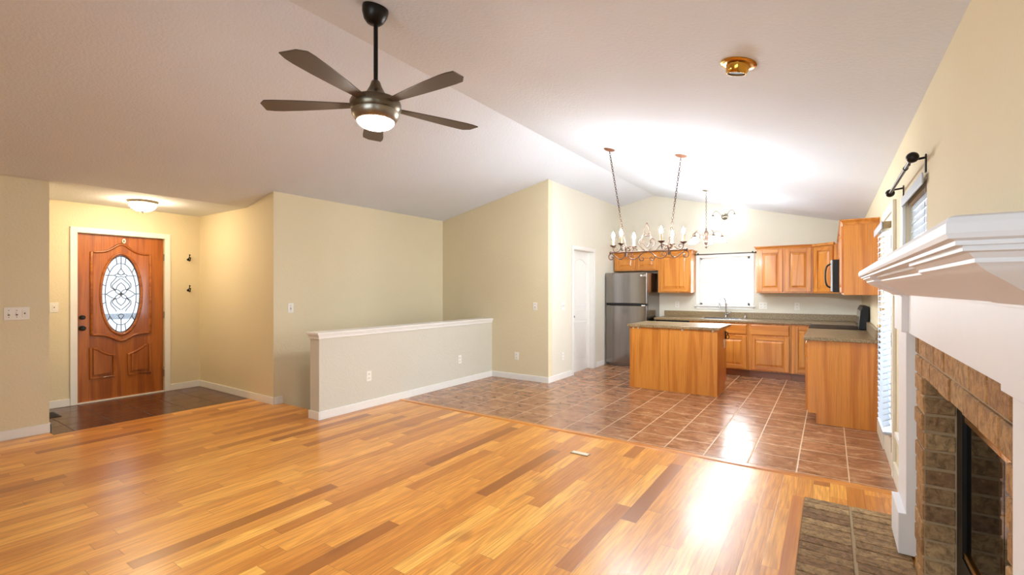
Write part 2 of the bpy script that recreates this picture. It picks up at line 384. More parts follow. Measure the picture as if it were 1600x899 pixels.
def base_run(name, segs, h=.088, mat='trim'):
    mb = MB()
    for x0, x1, y0, y1 in segs: mb.box(x0, x1, y0, y1, 0, h)
    return struct(mb.build(name, M[mat], bevel=.004))
B = .014
base_run('baseboard_left', [(XL, XL+B, Y0, 1.22+B), (XL-T-.9, XL+B, 1.22, 1.22+B)])
base_run('baseboard_entry', [(XD, XD+B, 1.22+B, D1[0]-.066), (XD, XD+B, D1[1]+.066, 3.01), (XD+B, XS+B, 3.01-B, 3.01), (XS, XS+B, 3.01, 3.12)])
base_run('baseboard_half_wall', [(HX0-B, HX1+B, HY-B, HY), (HX1, HX1+B, HY, YS), (HX0-B, HX0, HY, 3.12)])
base_run('baseboard_stub', [(HX1+B, XP+B, YS-B, YS), (XP, XP+B, YS, D2[0]-.06), (XP, XP+B, D2[1]+.11, 7.98)])
base_run('baseboard_right', [(XR-.022, XR, 5.18, 5.70), (XR-.018, XR, 3.42, 4.35)], .125, 'creamtrim')
mb = MB(); mb.prism([(HX1+B, 4.00, 0), (HX1+B, 4.08, 0), (HX1+B, 4.065, .008), (HX1+B, 4.015, .008)], (XR-HX1-B, 0, 0))
struct(mb.build('trim_threshold', M['oak_x']))
mb = MB(); mb.box(-9.9, XD-T, .5, 4.0, -.2, -.1); struct(mb.build('ground_porch', M['ground']))

# ---- door_1: oak entry door with oval leaded glass
d = sthing('door_1', (XD, 2.14, 0))
yc, zo, ay, az = 2.128, 1.312, .197, .488
ell = lambda k, n=56, x=0: [(x, yc+ay*k*math.cos(i*2*PI/n), zo+az*k*math.sin(i*2*PI/n)) for i in range(n)]
xf = XD-.035
# (slab front face at xf+.03)
mb = MB(); rim = [(xf, D1[0]+.004, .012), (xf, D1[1]-.004, .012), (xf, D1[1]-.004, D1[2]-.004), (xf, D1[0]+.004, D1[2]-.004)]
mb.holed(rim, [ell(1.0, x=xf)], (-.04, 0, 0)); slab = mb.build('slab', M['door_z'], d)
def cyma(y0, z0, ym, zm, y1, z1, n=20):
    out = []
    for i in range(n+1):
        t = i/n; y = y0+(y1-y0)*t; e = math.exp(-((y-ym)/.11)**2)
        out.append((y, z0+(z1-z0)*t+(zm-(z0+z1)/2)*e))
    return out
top = cyma(1.836, 1.83, yc, 1.94, 2.43, 1.83); bot = cyma(1.836, .815, yc, .72, 2.43, .80)
up = [(y, z) for y, z in bot]+[(y, z) for y, z in reversed(top)]
mb = MB(); mb.holed([(xf, y, z) for y, z in up], [ell(1.06, x=xf)], (.008, 0, 0)); mb.build('upper_panel', M['door_z'], d, bevel=.006)
mb = MB(); mb.tube([(xf+.006, y, z) for y, z in up], .016, 8, True); mb.tube([Vector(p)+Vector((.006, 0, 0)) for p in ell(1.05)], .016, 10, True) if 0 else mb.tube([(xf+.006, p[1], p[2]) for p in ell(1.05)], .016, 10, True)
mb.build('moulding', M['door_y'], d, smooth=50)
for sgn in (-1, 1):
    pts = [(yc+sgn*.30, .285), (yc+sgn*.075, .285), (yc+sgn*.075, .545), (yc+sgn*.13, .56), (yc+sgn*.20, .60), (yc+sgn*.25, .645), (yc+sgn*.30, .66)]
    mb = MB(); mb.tube([(xf+.004, y, z) for y, z in pts], .017, 8, True)
    cx, cz = sum(p[0] for p in pts)/7, sum(p[1] for p in pts)/7
    inn = [(cx+(y-cx)*.78, cz+(z-cz)*.80) for y, z in pts]
    mb.prism([(xf, y, z) for y, z in pts], (.003, 0, 0)); mb.prism([(xf, y, z) for y, z in inn], (.020, 0, 0))
    mb.build('lower_panel', M['door_z'], d, bevel=.007)
mb = MB(); mb.prism(ell(1.0, x=xf-.02), (.006, 0, 0)); mb.build('oval_pane', M['leaded'], d)
mb = MB(); xc = xf-.012; CR = .0042
q = lambda y, z: (xc, yc+y, zo+z)
mb.tube([(xc, p[1], p[2]) for p in ell(.985)], .006, 6, True); mb.tube([(xc, p[1], p[2]) for p in ell(.80)], CR, 6, True)
for k in range(12):
    a = k*PI/6+.26; mb.tube([q(.80*ay*math.cos(a), .80*az*math.sin(a)), q(.98*ay*math.cos(a), .98*az*math.sin(a))], CR, 6)
for s in (1, -1):
    mb.tube([q(0, s*.325), q(0, s*.475)], CR, 6); mb.tube([q(s*.19, 0), q(s*.148, 0)], CR, 6)
    mb.tube([q(s*.155, s and .235), q(s*.06, .235)], CR, 6)
    mb.tube(spline([q(0, .325), q(s*.022, .285), q(s*.032, .265), q(0, .240)]), CR, 6)
    mb.tube(spline([q(0, .240), q(s*.035, .255), q(s*.062, .235), q(s*.03, .218), q(0, .222)]), CR, 6)
    mb.tube(spline([q(0, -.325), q(s*.020, -.29), q(s*.028, -.27), q(0, -.25)]), CR, 6)
    for v in (1, -1):
        mb.tube(spline([q(s*.004, v*.20), q(s*.05, v*.155), q(s*.088, v*.10), q(s*.055, v*.05)]), CR, 6)
        mb.tube(spline([q(s*.045, v*.22), q(s*.06, v*.19), q(s*.10, v*.13), q(s*.095, v*.08), q(s*.055, v*.05)]), CR, 6)
        mb.tube(spline([q(0, v*.145), q(s*.035, v*.105), q(s*.055, v*.05)]), CR, 6)
        mb.tube(spline([q(s*.055, v*.05), q(s*.09, v*.045), q(s*.148, 0)]), CR, 6)
        c = Vector(q(s*.030, v*.030)); a1 = Vector((0, s*.026, v*.026)); b1 = Vector((0, -s*.013, v*.013))
        mb.tube(arc(c, a1, b1, 0, 2*PI, 18)[:-1], CR, 6, True)
mb.tube(arc(q(0, 0), (0, .015, 0), (0, 0, .015), 0, 2*PI, 14)[:-1], CR, 6, True)
mb.build('lead_caming', M['slot'], d)
for z, r in ((1.035, .026), (.905, .030)):
    mb = MB(); R = Matrix.Rotation(PI/2, 3, 'Y'); mb.lathe([(r, 0), (r, .008), (.012, .012), (.012, .03), (r*.8, .036), (r*.95, .05), (r*.6, .064), (.001, .066)], (xf, 1.748, z), 20, R)
    mb.build('deadbolt' if r < .03 else 'door_knob', M['black'], d, smooth=40)
mb = MB(); mb.tube(arc((xf+.012, 2.15, 1.985), (0, .013, 0), (0, 0, .024), 0, 2*PI, 20)[:-1], .007, 8, True); mb.build('door_plate', M['plastic'], d, smooth=60)
for z in (1.80, 1.03, .25):
    mb = MB(); mb.tube([(XD-.004, D1[1]-.004, z-.045), (XD-.004, D1[1]-.004, z+.045)], .008, 8); mb.build('hinge', M['nickel'], d)
mb = MB(); mb.tube([(XD-.004, D1[1]-.01, .33), (XD+.05, D1[1]-.03, .33)], .006, 8); mb.ball((XD+.052, D1[1]-.031, .33), .011)
mb.build('door_stop', M['nickel'], d)
mb = MB(); cw = .066
mb.box(XD, XD+.018, D1[0]-cw, D1[0], 0, D1[2]+cw); mb.box(XD, XD+.018, D1[1], D1[1]+cw, 0, D1[2]+cw); mb.box(XD, XD+.018, D1[0], D1[1], D1[2], D1[2]+cw)
mb.build('casing', M['trim'], d, bevel=.004)
mb = MB(); mb.box(XD-T, XD-.001, D1[0], D1[1], 0, .012); mb.build('threshold', M['trim'], d)

# ---- door_2: white two-panel pantry door
d = sthing('door_2', (XP, 7.1, 0)); xf = XP-.075
mb = MB(); mb.box(xf-.035, xf, D2[0]+.006, D2[1]-.006, .01, D2[2]-.006); mb.build('slab', M['trim'], d)
ym = (D2[0]+D2[1])/2
def pan(pts):
    mb = MB(); mb.tube([(xf, y, z) for y, z in pts], .010, 8, True)
    cx, cz = sum(p[0] for p in pts)/len(pts), sum(p[1] for p in pts)/len(pts)
    mb.prism([(xf-.001, cx+(y-cx)*.78, cz+(z-cz)*.9) for y, z in pts], (.008, 0, 0)); mb.build('panel', M['trim'], d, bevel=.003)
ya, yb = D2[0]+.12, D2[1]-.12
pan([(ya, 1.02), (yb, 1.02), (yb, 1.80)]+[(yb-(yb-ya)*i/12, 1.80+.085*math.sin(PI*i/12)) for i in range(1, 12)]+[(ya, 1.80)])
pan([(ya, .22), (yb, .22), (yb, .86), (ya, .86)])
mb = MB(); R = Matrix.Rotation(PI/2, 3, 'Y'); mb.lathe([(.028, 0), (.028, .006), (.011, .010), (.011, .03), (.022, .036), (.026, .05), (.016, .062), (.001, .063)], (xf, D2[0]+.065, .93), 20, R); mb.build('door_knob', M['chrome'], d, smooth=40)
mb = MB(); cw = .058
mb.box(XP, XP+.016, D2[0]-cw, D2[0], 0, D2[2]+cw); mb.box(XP, XP+.016, D2[1], D2[1]+cw, 0, D2[2]+cw); mb.box(XP, XP+.016, D2[0], D2[1], D2[2], D2[2]+cw)
mb.build('casing', M['trim'], d, bevel=.004)
mb = MB(); mb.box(XP-T, XP, D2[0], D2[0]+.005, 0, D2[2]); mb.box(XP-T, XP, D2[1]-.005, D2[1], 0, D2[2]); mb.box(XP-T, XP, D2[0], D2[1], D2[2]-.005, D2[2]); mb.build('jamb', M['trim'], d)

# ---- door_3: glazed patio door in the right wall
d = sthing('door_3', (XR, 4.76, 0)); X0, X1 = .383, .425
mb = MB(); a, b = D3[0]+.004, D3[1]-.004
mb.box(X0, X1, a, b, .012, .29); mb.box(X0, X1, a, b, 1.84, D3[2]-.004); mb.box(X0, X1, a, a+.1, .29, 1.84); mb.box(X0, X1, b-.1, b, .29, 1.84); mb.build('slab', M['creamtrim'], d, bevel=.003)
mb = MB(); mb.box(.402, .408, a+.1, b-.1, .29, 1.84); mb.build('pane', M['glass'], d)
mb = MB(); mb.box(.375, XR, D3[0]-.07, D3[0], 0, D3[2]+.075); mb.box(.375, XR, D3[1], D3[1]+.07, 0, D3[2]+.075); mb.box(.375, XR, D3[0], D3[1], D3[2], D3[2]+.075); mb.build('casing', M['creamtrim'], d, bevel=.004)
mb = MB(); R = Matrix.Rotation(-PI/2, 3, 'Y'); mb.lathe([(.026, 0), (.026, .012), (.016, .016), (.014, .028), (.001, .029)], (X0, 5.06, 1.20), 18, R); mb.build('deadbolt', M['brass'], d, smooth=40)
mb = MB(); mb.lathe([(.026, 0), (.026, .01), (.011, .014), (.011, .045), (.001, .046)], (X0, 5.06, 1.06), 18, R); mb.tube(spline([(.342, 5.06, 1.06), (.338, 5.02, 1.062), (.340, 4.96, 1.055)]), .008, 8); mb.build('door_handle', M['brass'], d, smooth=40)
for z in (.22, 1.0, 1.72):
    mb = MB(); mb.tube([(X0-.003, D3[0]+.002, z-.05), (X0-.003, D3[0]+.002, z+.05)], .007, 8); mb.build('hinge', M['slot'], d)

# ---- windows
def blank(name): return sthing(name)
w1 = sthing('window_1', (-1.51, YB, 1.1)); fw_ = .055
mb = MB(); x0, x1, z0, z1 = W1
mb.box(x0-.06, x0, YB-.016, YB, z0, z1+.06); mb.box(x1, x1+.06, YB-.016, YB, z0, z1+.06); mb.box(x0, x1, YB-.016, YB, z1, z1+.06); mb.build('casing', M['trim'], w1, bevel=.003)
mb = MB(); mb.box(x0, x0+.04, YB+.03, YB+.08, z0, z1); mb.box(x1-.04, x1, YB+.03, YB+.08, z0, z1); mb.box(x0, x1, YB+.03, YB+.08, z0, z0+.04); mb.box(x0, x1, YB+.03, YB+.08, z1-.04, z1); mb.box(x0, x1, YB+.025, YB+.075, 1.475, 1.52); mb.build('sash', M['trim'], w1, bevel=.003)
mb = MB(); mb.box(x0+.04, x1-.04, YB+.05, YB+.056, z0+.04, z1-.04); mb.build('pane', M['glass'], w1)
mb = MB(); mb.box(x0-.08, x1+.08, YB-.045, YB+.03, z0-.025, z0); mb.box(x0-.05, x1+.05, YB-.014, YB, z0-.07, z0-.025); mb.build('sill', M['trim'], w1, bevel=.004)
def side_window(name, W, sill=True, mull=False):
    y0, y1, z0, z1 = W; o = sthing(name, (XR, (y0+y1)/2, z0))
    mb = MB(); a, b = XR+.055, XR+.10
    mb.box(a, b, y0, y0+.045, z0, z1); mb.box(a, b, y1-.045, y1, z0, z1); mb.box(a, b, y0, y1, z0, z0+.045); mb.box(a, b, y0, y1, z1-.045, z1); mb.box(a, b, y0, y1, (z0+z1)/2-.02, (z0+z1)/2+.02); mb.build('sash', M['trim'], o, bevel=.003)
    mb = MB(); mb.box(XR+.075, XR+.08, y0+.045, y1-.045, z0+.045, z1-.045); mb.build('pane', M['glass'], o); return o
w2 = side_window('window_2', W2)
mb = MB(); mb.box(.378, XR, W2[1], W2[1]+.10, .43, W2[3]+.03); mb.build('casing', M['trim'], w2, bevel=.004)
mb = MB(); mb.box(.352, XR+.05, 3.42, 3.98, .395, .43); mb.box(.378, XR, 3.42, 3.95, .34, .395); mb.build('sill', M['trim'], w2, bevel=.004)
side_window('window_3', W3)
w4 = sthing('window_4', (-1.05, Y0, .7)); x0, x1, z0, z1 = W4
mb = MB()
for a in (x0, (x0+x1)/2-.03, x1-.05): mb.box(a, a+.05, Y0-.1, Y0-.05, z0, z1)
mb.box(x0, x1, Y0-.1, Y0-.05, z0, z0+.05); mb.box(x0, x1, Y0-.1, Y0-.05, z1-.05, z1); mb.box(x0, x1, Y0-.1, Y0-.05, 1.38, 1.42); mb.build('sash', M['trim'], w4, bevel=.003)
mb = MB(); mb.box(x0+.05, x1-.05, Y0-.078, Y0-.073, z0+.05, z1-.05); mb.build('pane', M['glass'], w4)

# ------------------------------------------------------------------ fireplace
def brick_wall(mb, u0, u1, v0, v1, place, course, length, gap=.010, jit=.004, off=0):
    nv = max(1, round((v1-v0)/course)); cv = (v1-v0)/nv
    for j in range(nv):
        nu = max(1, round((u1-u0)/length)); cu = (u1-u0)/nu
        sh = (cu/2 if (j+off) % 2 and nu > 1 else 0)
        edges = [u0]+[u0+sh+cu*i for i in range(0 if sh else 1, nu)]+[u1]
        for a, b in zip(edges, edges[1:]):
            if b-a < .02: continue
            place(mb, a+gap/2, b-gap/2, v0+j*cv+gap/2, v0+(j+1)*cv-gap/2, random.uniform(-jit, jit))
XB = .345
fp = thing('brick_fireplace', 'tan brick fireplace face with black glass firebox under the white mantel', 'fireplace', (XB, 2.18, 0))
mb = MB(); pf = lambda m, a, b, c, e, j: m.box(XB+j, XR+.06, a, b, c, e)
brick_wall(mb, 1.425, 1.57, 0, .97, pf, .081, .21); brick_wall(mb, 2.79, 3.0, 0, .97, pf, .081, .21)
brick_wall(mb, 1.425, 3.0, .97, 1.15, pf, .09, .205)
mb.build('brick_face', M['brick'], fp, bevel=.004, seg=1)
mb = MB()
brick_wall(mb, XB+.004, .462, 0, .97, lambda m, a, b, c, e, j: m.box(a, b, 2.79+j, 2.87, c, e), .081, .2)
mb.build('brick_reveal', M['hearthbrick'], fp, bevel=.004, seg=1); mb = MB()
brick_wall(mb, XB+.004, .462, 0, .97, lambda m, a, b, c, e, j: m.box(a, b, 1.49, 1.57-j, c, e), .081, .2)
mb.build('brick_reveal', M['hearthbrick'], fp, bevel=.004, seg=1)
mb = MB(); mb.box(XB+.008, XR, 1.43, 1.566, 0, 1.15); mb.box(XB+.008, XR, 2.794, 3.0, 0, 1.15); mb.box(XB+.008, XR, 1.566, 2.794, .974, 1.15)
mb.box(XB+.01, .47, 2.795, 2.88, 0, .97); mb.box(XB+.01, .47, 1.48, 1.565, 0, .97); mb.build('mortar', M['mortar'], fp)
mb = MB(); a, b = 1.57, 2.79
mb.box(.46, .50, a, a+.10, 0, .97); mb.box(.46, .50, b-.10, b, 0, .97); mb.box(.46, .50, a+.1, b-.1, .85, .97); mb.box(.46, .50, a+.1, b-.1, 0, .24)
mb.box(.50, .64, a-.02, a, 0, 1.0); mb.box(.50, .64, b, b+.02, 0, 1.0); mb.box(.62, .64, a, b, 0, 1.0); mb.box(.50, .64, a, b, .98, 1.0); mb.box(.50, .64, a, b, 0, .02); mb.build('firebox', M['black'], fp)
for k in range(2):
    m0, m1 = (a+.1, (a+b)/2-.004) if k == 0 else ((a+b)/2+.004, b-.1)
    mb = MB(); mb.box(.474, .480, m0, m1, .25, .84); gd = mb.build('glass_door', M['dark_glass'], fp)
    for zz in (.815, .245):
        mb = MB(); mb.box(.464, .476, m0, m1, zz, zz+.025); mb.build('brass_trim', M['brass'], gd, bevel=.003)
mb = MB(); brick_wall(mb, -.137, XB, 0.4, 3.615, lambda m, a, b, c, e, j: m.box(a+j*.5, b+j*.5, c, e, -.02, .012+j*.5), .0815, .24, .010, .004, 0) if 0 else None
for i in range(40):
    y1 = 3.615-i*.0805; y0 = y1-.0755
    for k, (a, b) in enumerate(((-.137, .098), (.112, XB))):
        jz = random.uniform(0, .004); mb.box(a+random.uniform(-.003, .003)*(k == 1), b, y0+random.uniform(-.003, .003), y1+random.uniform(-.003, .003), 0, .011+jz)
he = thing('hearth', 'flush hearth of weathered brown bricks on the floor before the fireplace', 'hearth', (.1, 2.0, 0))
mb.build('hearth_brick', M['hearthbrick'], he, bevel=.003, seg=1)
mb = MB(); mb.box(-.134, XB, .40, 3.612, 0, .008); mb.build('mortar', M['mortar'], he)
struct_border = MB(); struct_border.box(-.205, -.14, .3, 3.62, 0, .004); struct(struct_border.build('trim_hearth_border', M['oak_y']))

mt = thing('fireplace_mantel', 'white painted wooden mantel with crown moulding around the brick fireplace', 'mantel', (XR, 2.26, 0))
LEG = ((1.11, 1.42), (3.10, 3.41)); XF_, XH, XLG, XPL = .303, .330, .321, .290
def prof_run(mb, prof, path):      # prof: (d,z) outward distance; path: list of (x,y, nx,ny) mitre points
    rings = [[Vector((x+nx*dd, y+ny*dd, z)) for dd, z in prof] for x, y, nx, ny in path]
    n = len(prof); vsx = [p for r in rings for p in r]
    fs = [(i*n+k, i*n+(k+1) % n, (i+1)*n+(k+1) % n, (i+1)*n+k) for i in range(len(rings)-1) for k in range(n)]
    fs += [tuple(range(n)), tuple(range(len(rings)*n-1, (len(rings)-1)*n-1, -1))]; mb.add(vsx, fs)
d_ = lambda v: .158-v
shelf = [(0, 1.4437), (d_(.012), 1.4437), (d_(.003), 1.447), (d_(0), 1.455), (d_(0), 1.470), (d_(.004), 1.479), (d_(.012), 1.4825), (0, 1.4825)]
mb = MB(); y0, y1 = 1.11, 3.41
wrap = lambda x: [(XR, y0, 0, -1), (x, y0, -1, -1), (x, y1, -1, 1), (XR, y1, 0, 1)]
prof_run(mb, shelf, wrap(XF_)); mb.build('shelf', M['mantel'], mt)
mb = MB(); prof_run(mb, [(0, 1.437), (d_(.012), 1.437), (d_(.012), 1.4437), (0, 1.4437)], wrap(XF_)); mb.build('fillet', M['mantel'], mt)
crown = [(-.02, 1.437), (d_(.022), 1.437), (d_(.022), 1.4286), (d_(.030), 1.4265), (d_(.036), 1.420), (d_(.0385), 1.418), (d_(.0385), 1.4115), (d_(.043), 1.409), (d_(.048), 1.404), (d_(.056), 1.398), (d_(.066), 1.392), (d_(.085), 1.381), (d_(.103), 1.370), (d_(.122), 1.358), (d_(.138), 1.349), (d_(.148), 1.342), (.004, 1.341), (.004, 1.335), (-.02, 1.335)]
k = XH-XF_
path = [(XR, y0, 0, -1), (XF_, y0, -1, -1), (XF_, LEG[0][1], -1, 1), (XH, LEG[0][1], -1, 1), (XH, LEG[1][0], -1, -1), (XF_, LEG[1][0], -1, -1), (XF_, y1, -1, 1), (XR, y1, 0, 1)]
mb = MB(); prof_run(mb, crown, path); mb.build('crown_moulding', M['mantel'], mt, smooth=25)
mb = MB(); mb.box(XH, XB+.003, LEG[0][1], LEG[1][0], 1.15, 1.40); mb.build('header_panel', M['mantel'], mt)
for a, b in LEG:
    mb = MB(); mb.box(XLG, XR-.001, a, b, .22, 1.153); lg = mb.build('leg', M['mantel'], mt, bevel=.002)
    mb = MB(); mb.box(XPL, XR-.001, a, b, 0.017, .226); mb.build('plinth', M['mantel'], lg, bevel=.003)
    mb = MB(); mb.box(XF_, XR, a, b, 1.153, 1.40); mb.build('frieze_block', M['mantel'], lg, bevel=.002)

# ------------------------------------------------------------------ cabinets
def frame(ox, oy, oz, ax, ay_):       # local x along face, y into cabinet, z up
    ax = Vector((ax[0], ax[1], 0)); ay_ = Vector((ay_[0], ay_[1], 0))
    m = Matrix.Identity(4); m.col[0][:3] = ax; m.col[1][:3] = ay_; m.col[2][:3] = (0,0,1); m.col[3][:3] = (ox, oy, oz); return m
BACK = ((1, 0), (0, 1)); RIGHT = ((0, -1), (1, 0)); s2 = math.sqrt(.5); DIAG = ((s2, -s2), (s2, s2))
def oaks(face): return [M['oak_z'], M['oak_x' if face is BACK else 'oak_y']]
def panel_door(parent, Mx, x0, x1, z0, z1, face, name='door'):
    mb = MB(); mb.M = Mx; t = .020; r = .058
    mb.box(x0, x0+r, -t, 0, z0, z1); mb.box(x1-r, x1, -t, 0, z0, z1)
    mb.mi = 1; mb.box(x0+r, x1-r, -t, 0, z0, z0+r); mb.box(x0+r, x1-r, -t, 0, z1-r, z1); mb.mi = 0
    mb.box(x0+r, x1-r, -.006, 0, z0+r, z1-r); mb.frustum(x0+r+.008, x1-r-.008, z0+r+.008, z1-r-.008, -.006, -.017, .028)
    return mb.build(name, oaks(face), parent, bevel=.003, seg=1)
def drawer_front(parent, Mx, x0, x1, z0, z1, face):
    mb = MB(); mb.M = Mx; mb.box(x0, x1, -.014, 0, z0, z1); mb.frustum(x0, x1, z0, z1, -.014, -.021, .012)
    return mb.build('drawer_front', oaks(face)[1], parent)
def upper_cab(label, org, face, w_, dep, z0, z1, doors, group=None, crown_sides=(0, 0), cpr=.035):
    Mx = frame(org[0], org[1], 0, *face); t = thing('wall_cabinet', label, 'cabinet', (org[0], org[1], z0), 'oak kitchen wall cabinets')
    mb = MB(); mb.M = Mx; mb.box(0.001, w_-.001, 0, dep, z0, z1); mb.build('body', M['oak_z'], t, bevel=.002, seg=1)
    for a, b in doors: panel_door(t, Mx, a, b, z0+.022, z1-.035, face)
    mb = MB(); mb.M = Mx; pr = [(0, z1-.028), (-.008, z1-.028), (-.012, z1-.010), (-.026, z1+.008), (-.034, z1+.012), (-.034, z1+.022), (0, z1+.022)]
    xa, xb = crown_sides; n = len(pr)
    A = [(0-(-p[0])*xa if xa else 0.001, p[0], p[1]) for p in pr]; Bq = [(w_-p[0]*xb if xb else w_-.001, p[0], p[1]) for p in pr]
    mb.add(A+Bq, [tuple(range(n)), tuple(range(2*n-1, n-1, -1))]+[(i, (i+1) % n, n+(i+1) % n, n+i) for i in range(n)])
    if xb:
        A = [(w_-p[0], p[0], p[1]) for p in pr]; Bq = [(w_-p[0], dep, p[1]) for p in pr]
        mb.add(A+Bq, [tuple(range(n)), tuple(range(2*n-1, n-1, -1))]+[(i, (i+1) % n, n+(i+1) % n, n+i) for i in range(n)])
    mb.build('crown', M['oak_x' if face is BACK else 'oak_y'], t)
    return t
def base_cab(label, org, face, w_, dep, fronts, z1=.848, hollow=False, group=None):
    Mx = frame(org[0], org[1], 0, *face); t = thing('base_cabinet', label, 'cabinet', (org[0], org[1], 0), 'oak kitchen base cabinets')
    mb = MB(); mb.M = Mx
    if hollow:
        for xa in (.001, w_-.019): mb.prism([(xa, 0, .105), (xa, 0, z1), (xa, dep, z1), (xa, dep, 0), (xa, .075, 0), (xa, .075, .105)], (.018, 0, 0))
        mb.box(.019, w_-.019, 0, .018, .105, z1); mb.box(.019, w_-.019, .018, dep, .105, .123)
    else: mb.prism([(0.001, 0, .105), (0.001, 0, z1), (0.001, dep, z1), (0.001, dep, 0), (0.001, .075, 0), (0.001, .075, .105)], (w_-.002, 0, 0))
    mb.build('body', M['oak_z'], t, bevel=.002, seg=1)
    for kind, a, b, c, e in fronts:
        if kind == 'door': panel_door(t, Mx, a, b, c, e, face)
        else: drawer_front(t, Mx, a, b, c, e, face)
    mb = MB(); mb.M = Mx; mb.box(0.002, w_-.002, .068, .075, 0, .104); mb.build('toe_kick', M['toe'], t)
    return t
UZ0, UZ1 = 1.315, 2.035; YU = 8.42
upper_cab('short two-door oak wall cabinet directly above the refrigerator', (-3.375, YU), BACK, .825, .33, 1.715, UZ1, [(.03, .40), (.425, .80)])
upper_cab('single-door oak wall cabinet between refrigerator and kitchen window', (-2.55, YU), BACK, .57, .33, UZ0, UZ1, [(.03, .54)], crown_sides=(0, 1))
upper_cab('two-door oak wall cabinet right of the kitchen window', (-.975, YU), BACK, .765, .33, UZ0, UZ1, [(.025, .365), (.405, .74)], crown_sides=(1, 0))
# diagonal corner cabinet
t = thing('corner_cabinet', 'diagonal oak corner wall cabinet beside the microwave', 'cabinet', (-.2, YU, UZ0))
mb = MB(); mb.prism([(-.209, YU+.002, UZ0), (.066, 8.145, UZ0), (.395, 8.145, UZ0), (.395, 8.748, UZ0), (-.209, 8.748, UZ0)], (0, 0, UZ1-UZ0)); mb.build('body', M['oak_z'], t, bevel=.002, seg=1)
Mx = frame(-.209, YU, 0, *DIAG); panel_door(t, Mx, .03, .36, UZ0+.022, UZ1-.035, RIGHT)
mb = MB(); mb.M = Mx; mb.box(.005, .385, -.03, 0, UZ1-.02, UZ1+.02); mb.build('crown', M['oak_x'], t, bevel=.006)
XU = .115
upper_cab('large oak wall cabinet nearest the patio door, its broad end panel facing the room', (XU, 6.965), RIGHT, 1.265, .28, UZ0, UZ1+.005, [(.03, .62), (.645, 1.235)], crown_sides=(0, 1))
upper_cab('short oak wall cabinet above the microwave', (XU, 7.73), RIGHT, .763, .28, 1.74, UZ1, [(.03, .37), (.39, .735)])
upper_cab('narrow oak wall cabinet between microwave and corner cabinet', (XU, 8.143), RIGHT, .41, .28, UZ0, UZ1, [(.03, .38)])
t = thing('microwave', 'black over-range microwave with curved handle under the wall cabinet', 'microwave', (.2, 7.35, 1.33))
mb = MB(); mb.box(.03, XR-.003, 6.972, 7.722, 1.335, 1.738); mb.build('body', M['black'], t, bevel=.004)
mb = MB(); mb.box(.008, .03, 6.974, 7.72, 1.345, 1.735); mb.build('door', M['steel'], t, bevel=.004)
mb = MB(); mb.tube(spline([(.010, 7.05, 1.39), (-.035, 7.05, 1.43), (-.048, 7.05, 1.54), (-.035, 7.05, 1.65), (.010, 7.05, 1.69)]), .010, 8); mb.build('handle', M['black'], t, smooth=50)

YC = 8.15; F4 = (.665, .822); DZ = (.125, .645)
base_cab('oak sink base cabinet under the kitchen window', (-1.945, YC), BACK, .89, .595, [('drawer', .03, .43, *F4), ('drawer', .455, .865, *F4), ('door', .03, .43, *DZ), ('door', .455, .865, *DZ)], hollow=True)
base_cab('oak base cabinet with one wide drawer and door right of the sink', (-1.054, YC), BACK, .575, .595, [('drawer', .034, .552, *F4), ('door', .034, .552, *DZ)])
base_cab('oak corner base cabinet with a single tall door beside the range', (-.478, YC), BACK, .87, .595, [('door', .03, .26, .125, .822)])
XC = -.19
base_cab('oak base cabinet end with large plain side panel facing the room', (XC, 6.965), RIGHT, 1.265, .575, [('drawer', .03, .62, *F4), ('drawer', .645, 1.235, *F4), ('door', .03, .62, *DZ), ('door', .645, 1.235, *DZ)])
# dishwasher
t = thing('dishwasher', 'black dishwasher between the refrigerator and the sink cabinet', 'dishwasher', (-2.25, YC, 0))
mb = MB(); mb.box(-2.50, -1.95, YC-.005, 8.74, .10, .846); mb.box(-2.50, -1.95, YC+.06, 8.74, 0, .10); mb.build('body', M['black'], t)
mb = MB(); mb.box(-2.495, -1.955, YC-.03, YC-.005, .11, .72); mb.build('door', M['steel'], t, bevel=.004)
mb = MB(); mb.box(-2.495, -1.955, YC-.03, YC-.005, .725, .844); mb.build('control_panel', M['black'], t, bevel=.004)
# worktops
mb = MB(); sk = (-1.78, -1.22, 8.24, 8.62)
mb.box(-2.53, sk[0], 8.115, YB-.002, .85, .885); mb.box(sk[1], XR-.004, 8.115, YB-.002, .85, .885); mb.box(sk[0], sk[1], 8.115, sk[2], .85, .885); mb.box(sk[0], sk[1], sk[3], YB-.002, .85, .885); mb.box(-.215, XR-.004, 7.735, 8.115, .85, .885)
wt = thing('worktop', 'long laminate worktop along the back wall under the window', 'worktop', (-1.1, 8.4, .85)); mb.build('slab', M['laminate'], wt, bevel=.004)
mb = MB(); mb.box(-2.53, XR-.004, 8.728, YB-.002, .885, .985); mb.box(XR-.024, XR-.004, 7.735, 8.728, .885, .985); mb.build('backsplash', M['laminate'], wt, bevel=.003)
wt = thing('worktop', 'short laminate worktop on the end cabinet near the patio door', 'worktop', (.1, 6.3, .85))
mb = MB(); mb.box(-.222, XR-.004, 5.672, 6.962, .85, .885); mb.build('slab', M['laminate'], wt, bevel=.004)
mb = MB(); mb.box(XR-.038, XR-.004, 5.672, 6.962, .885, .985); mb.build('backsplash', M['laminate'], wt, bevel=.003)
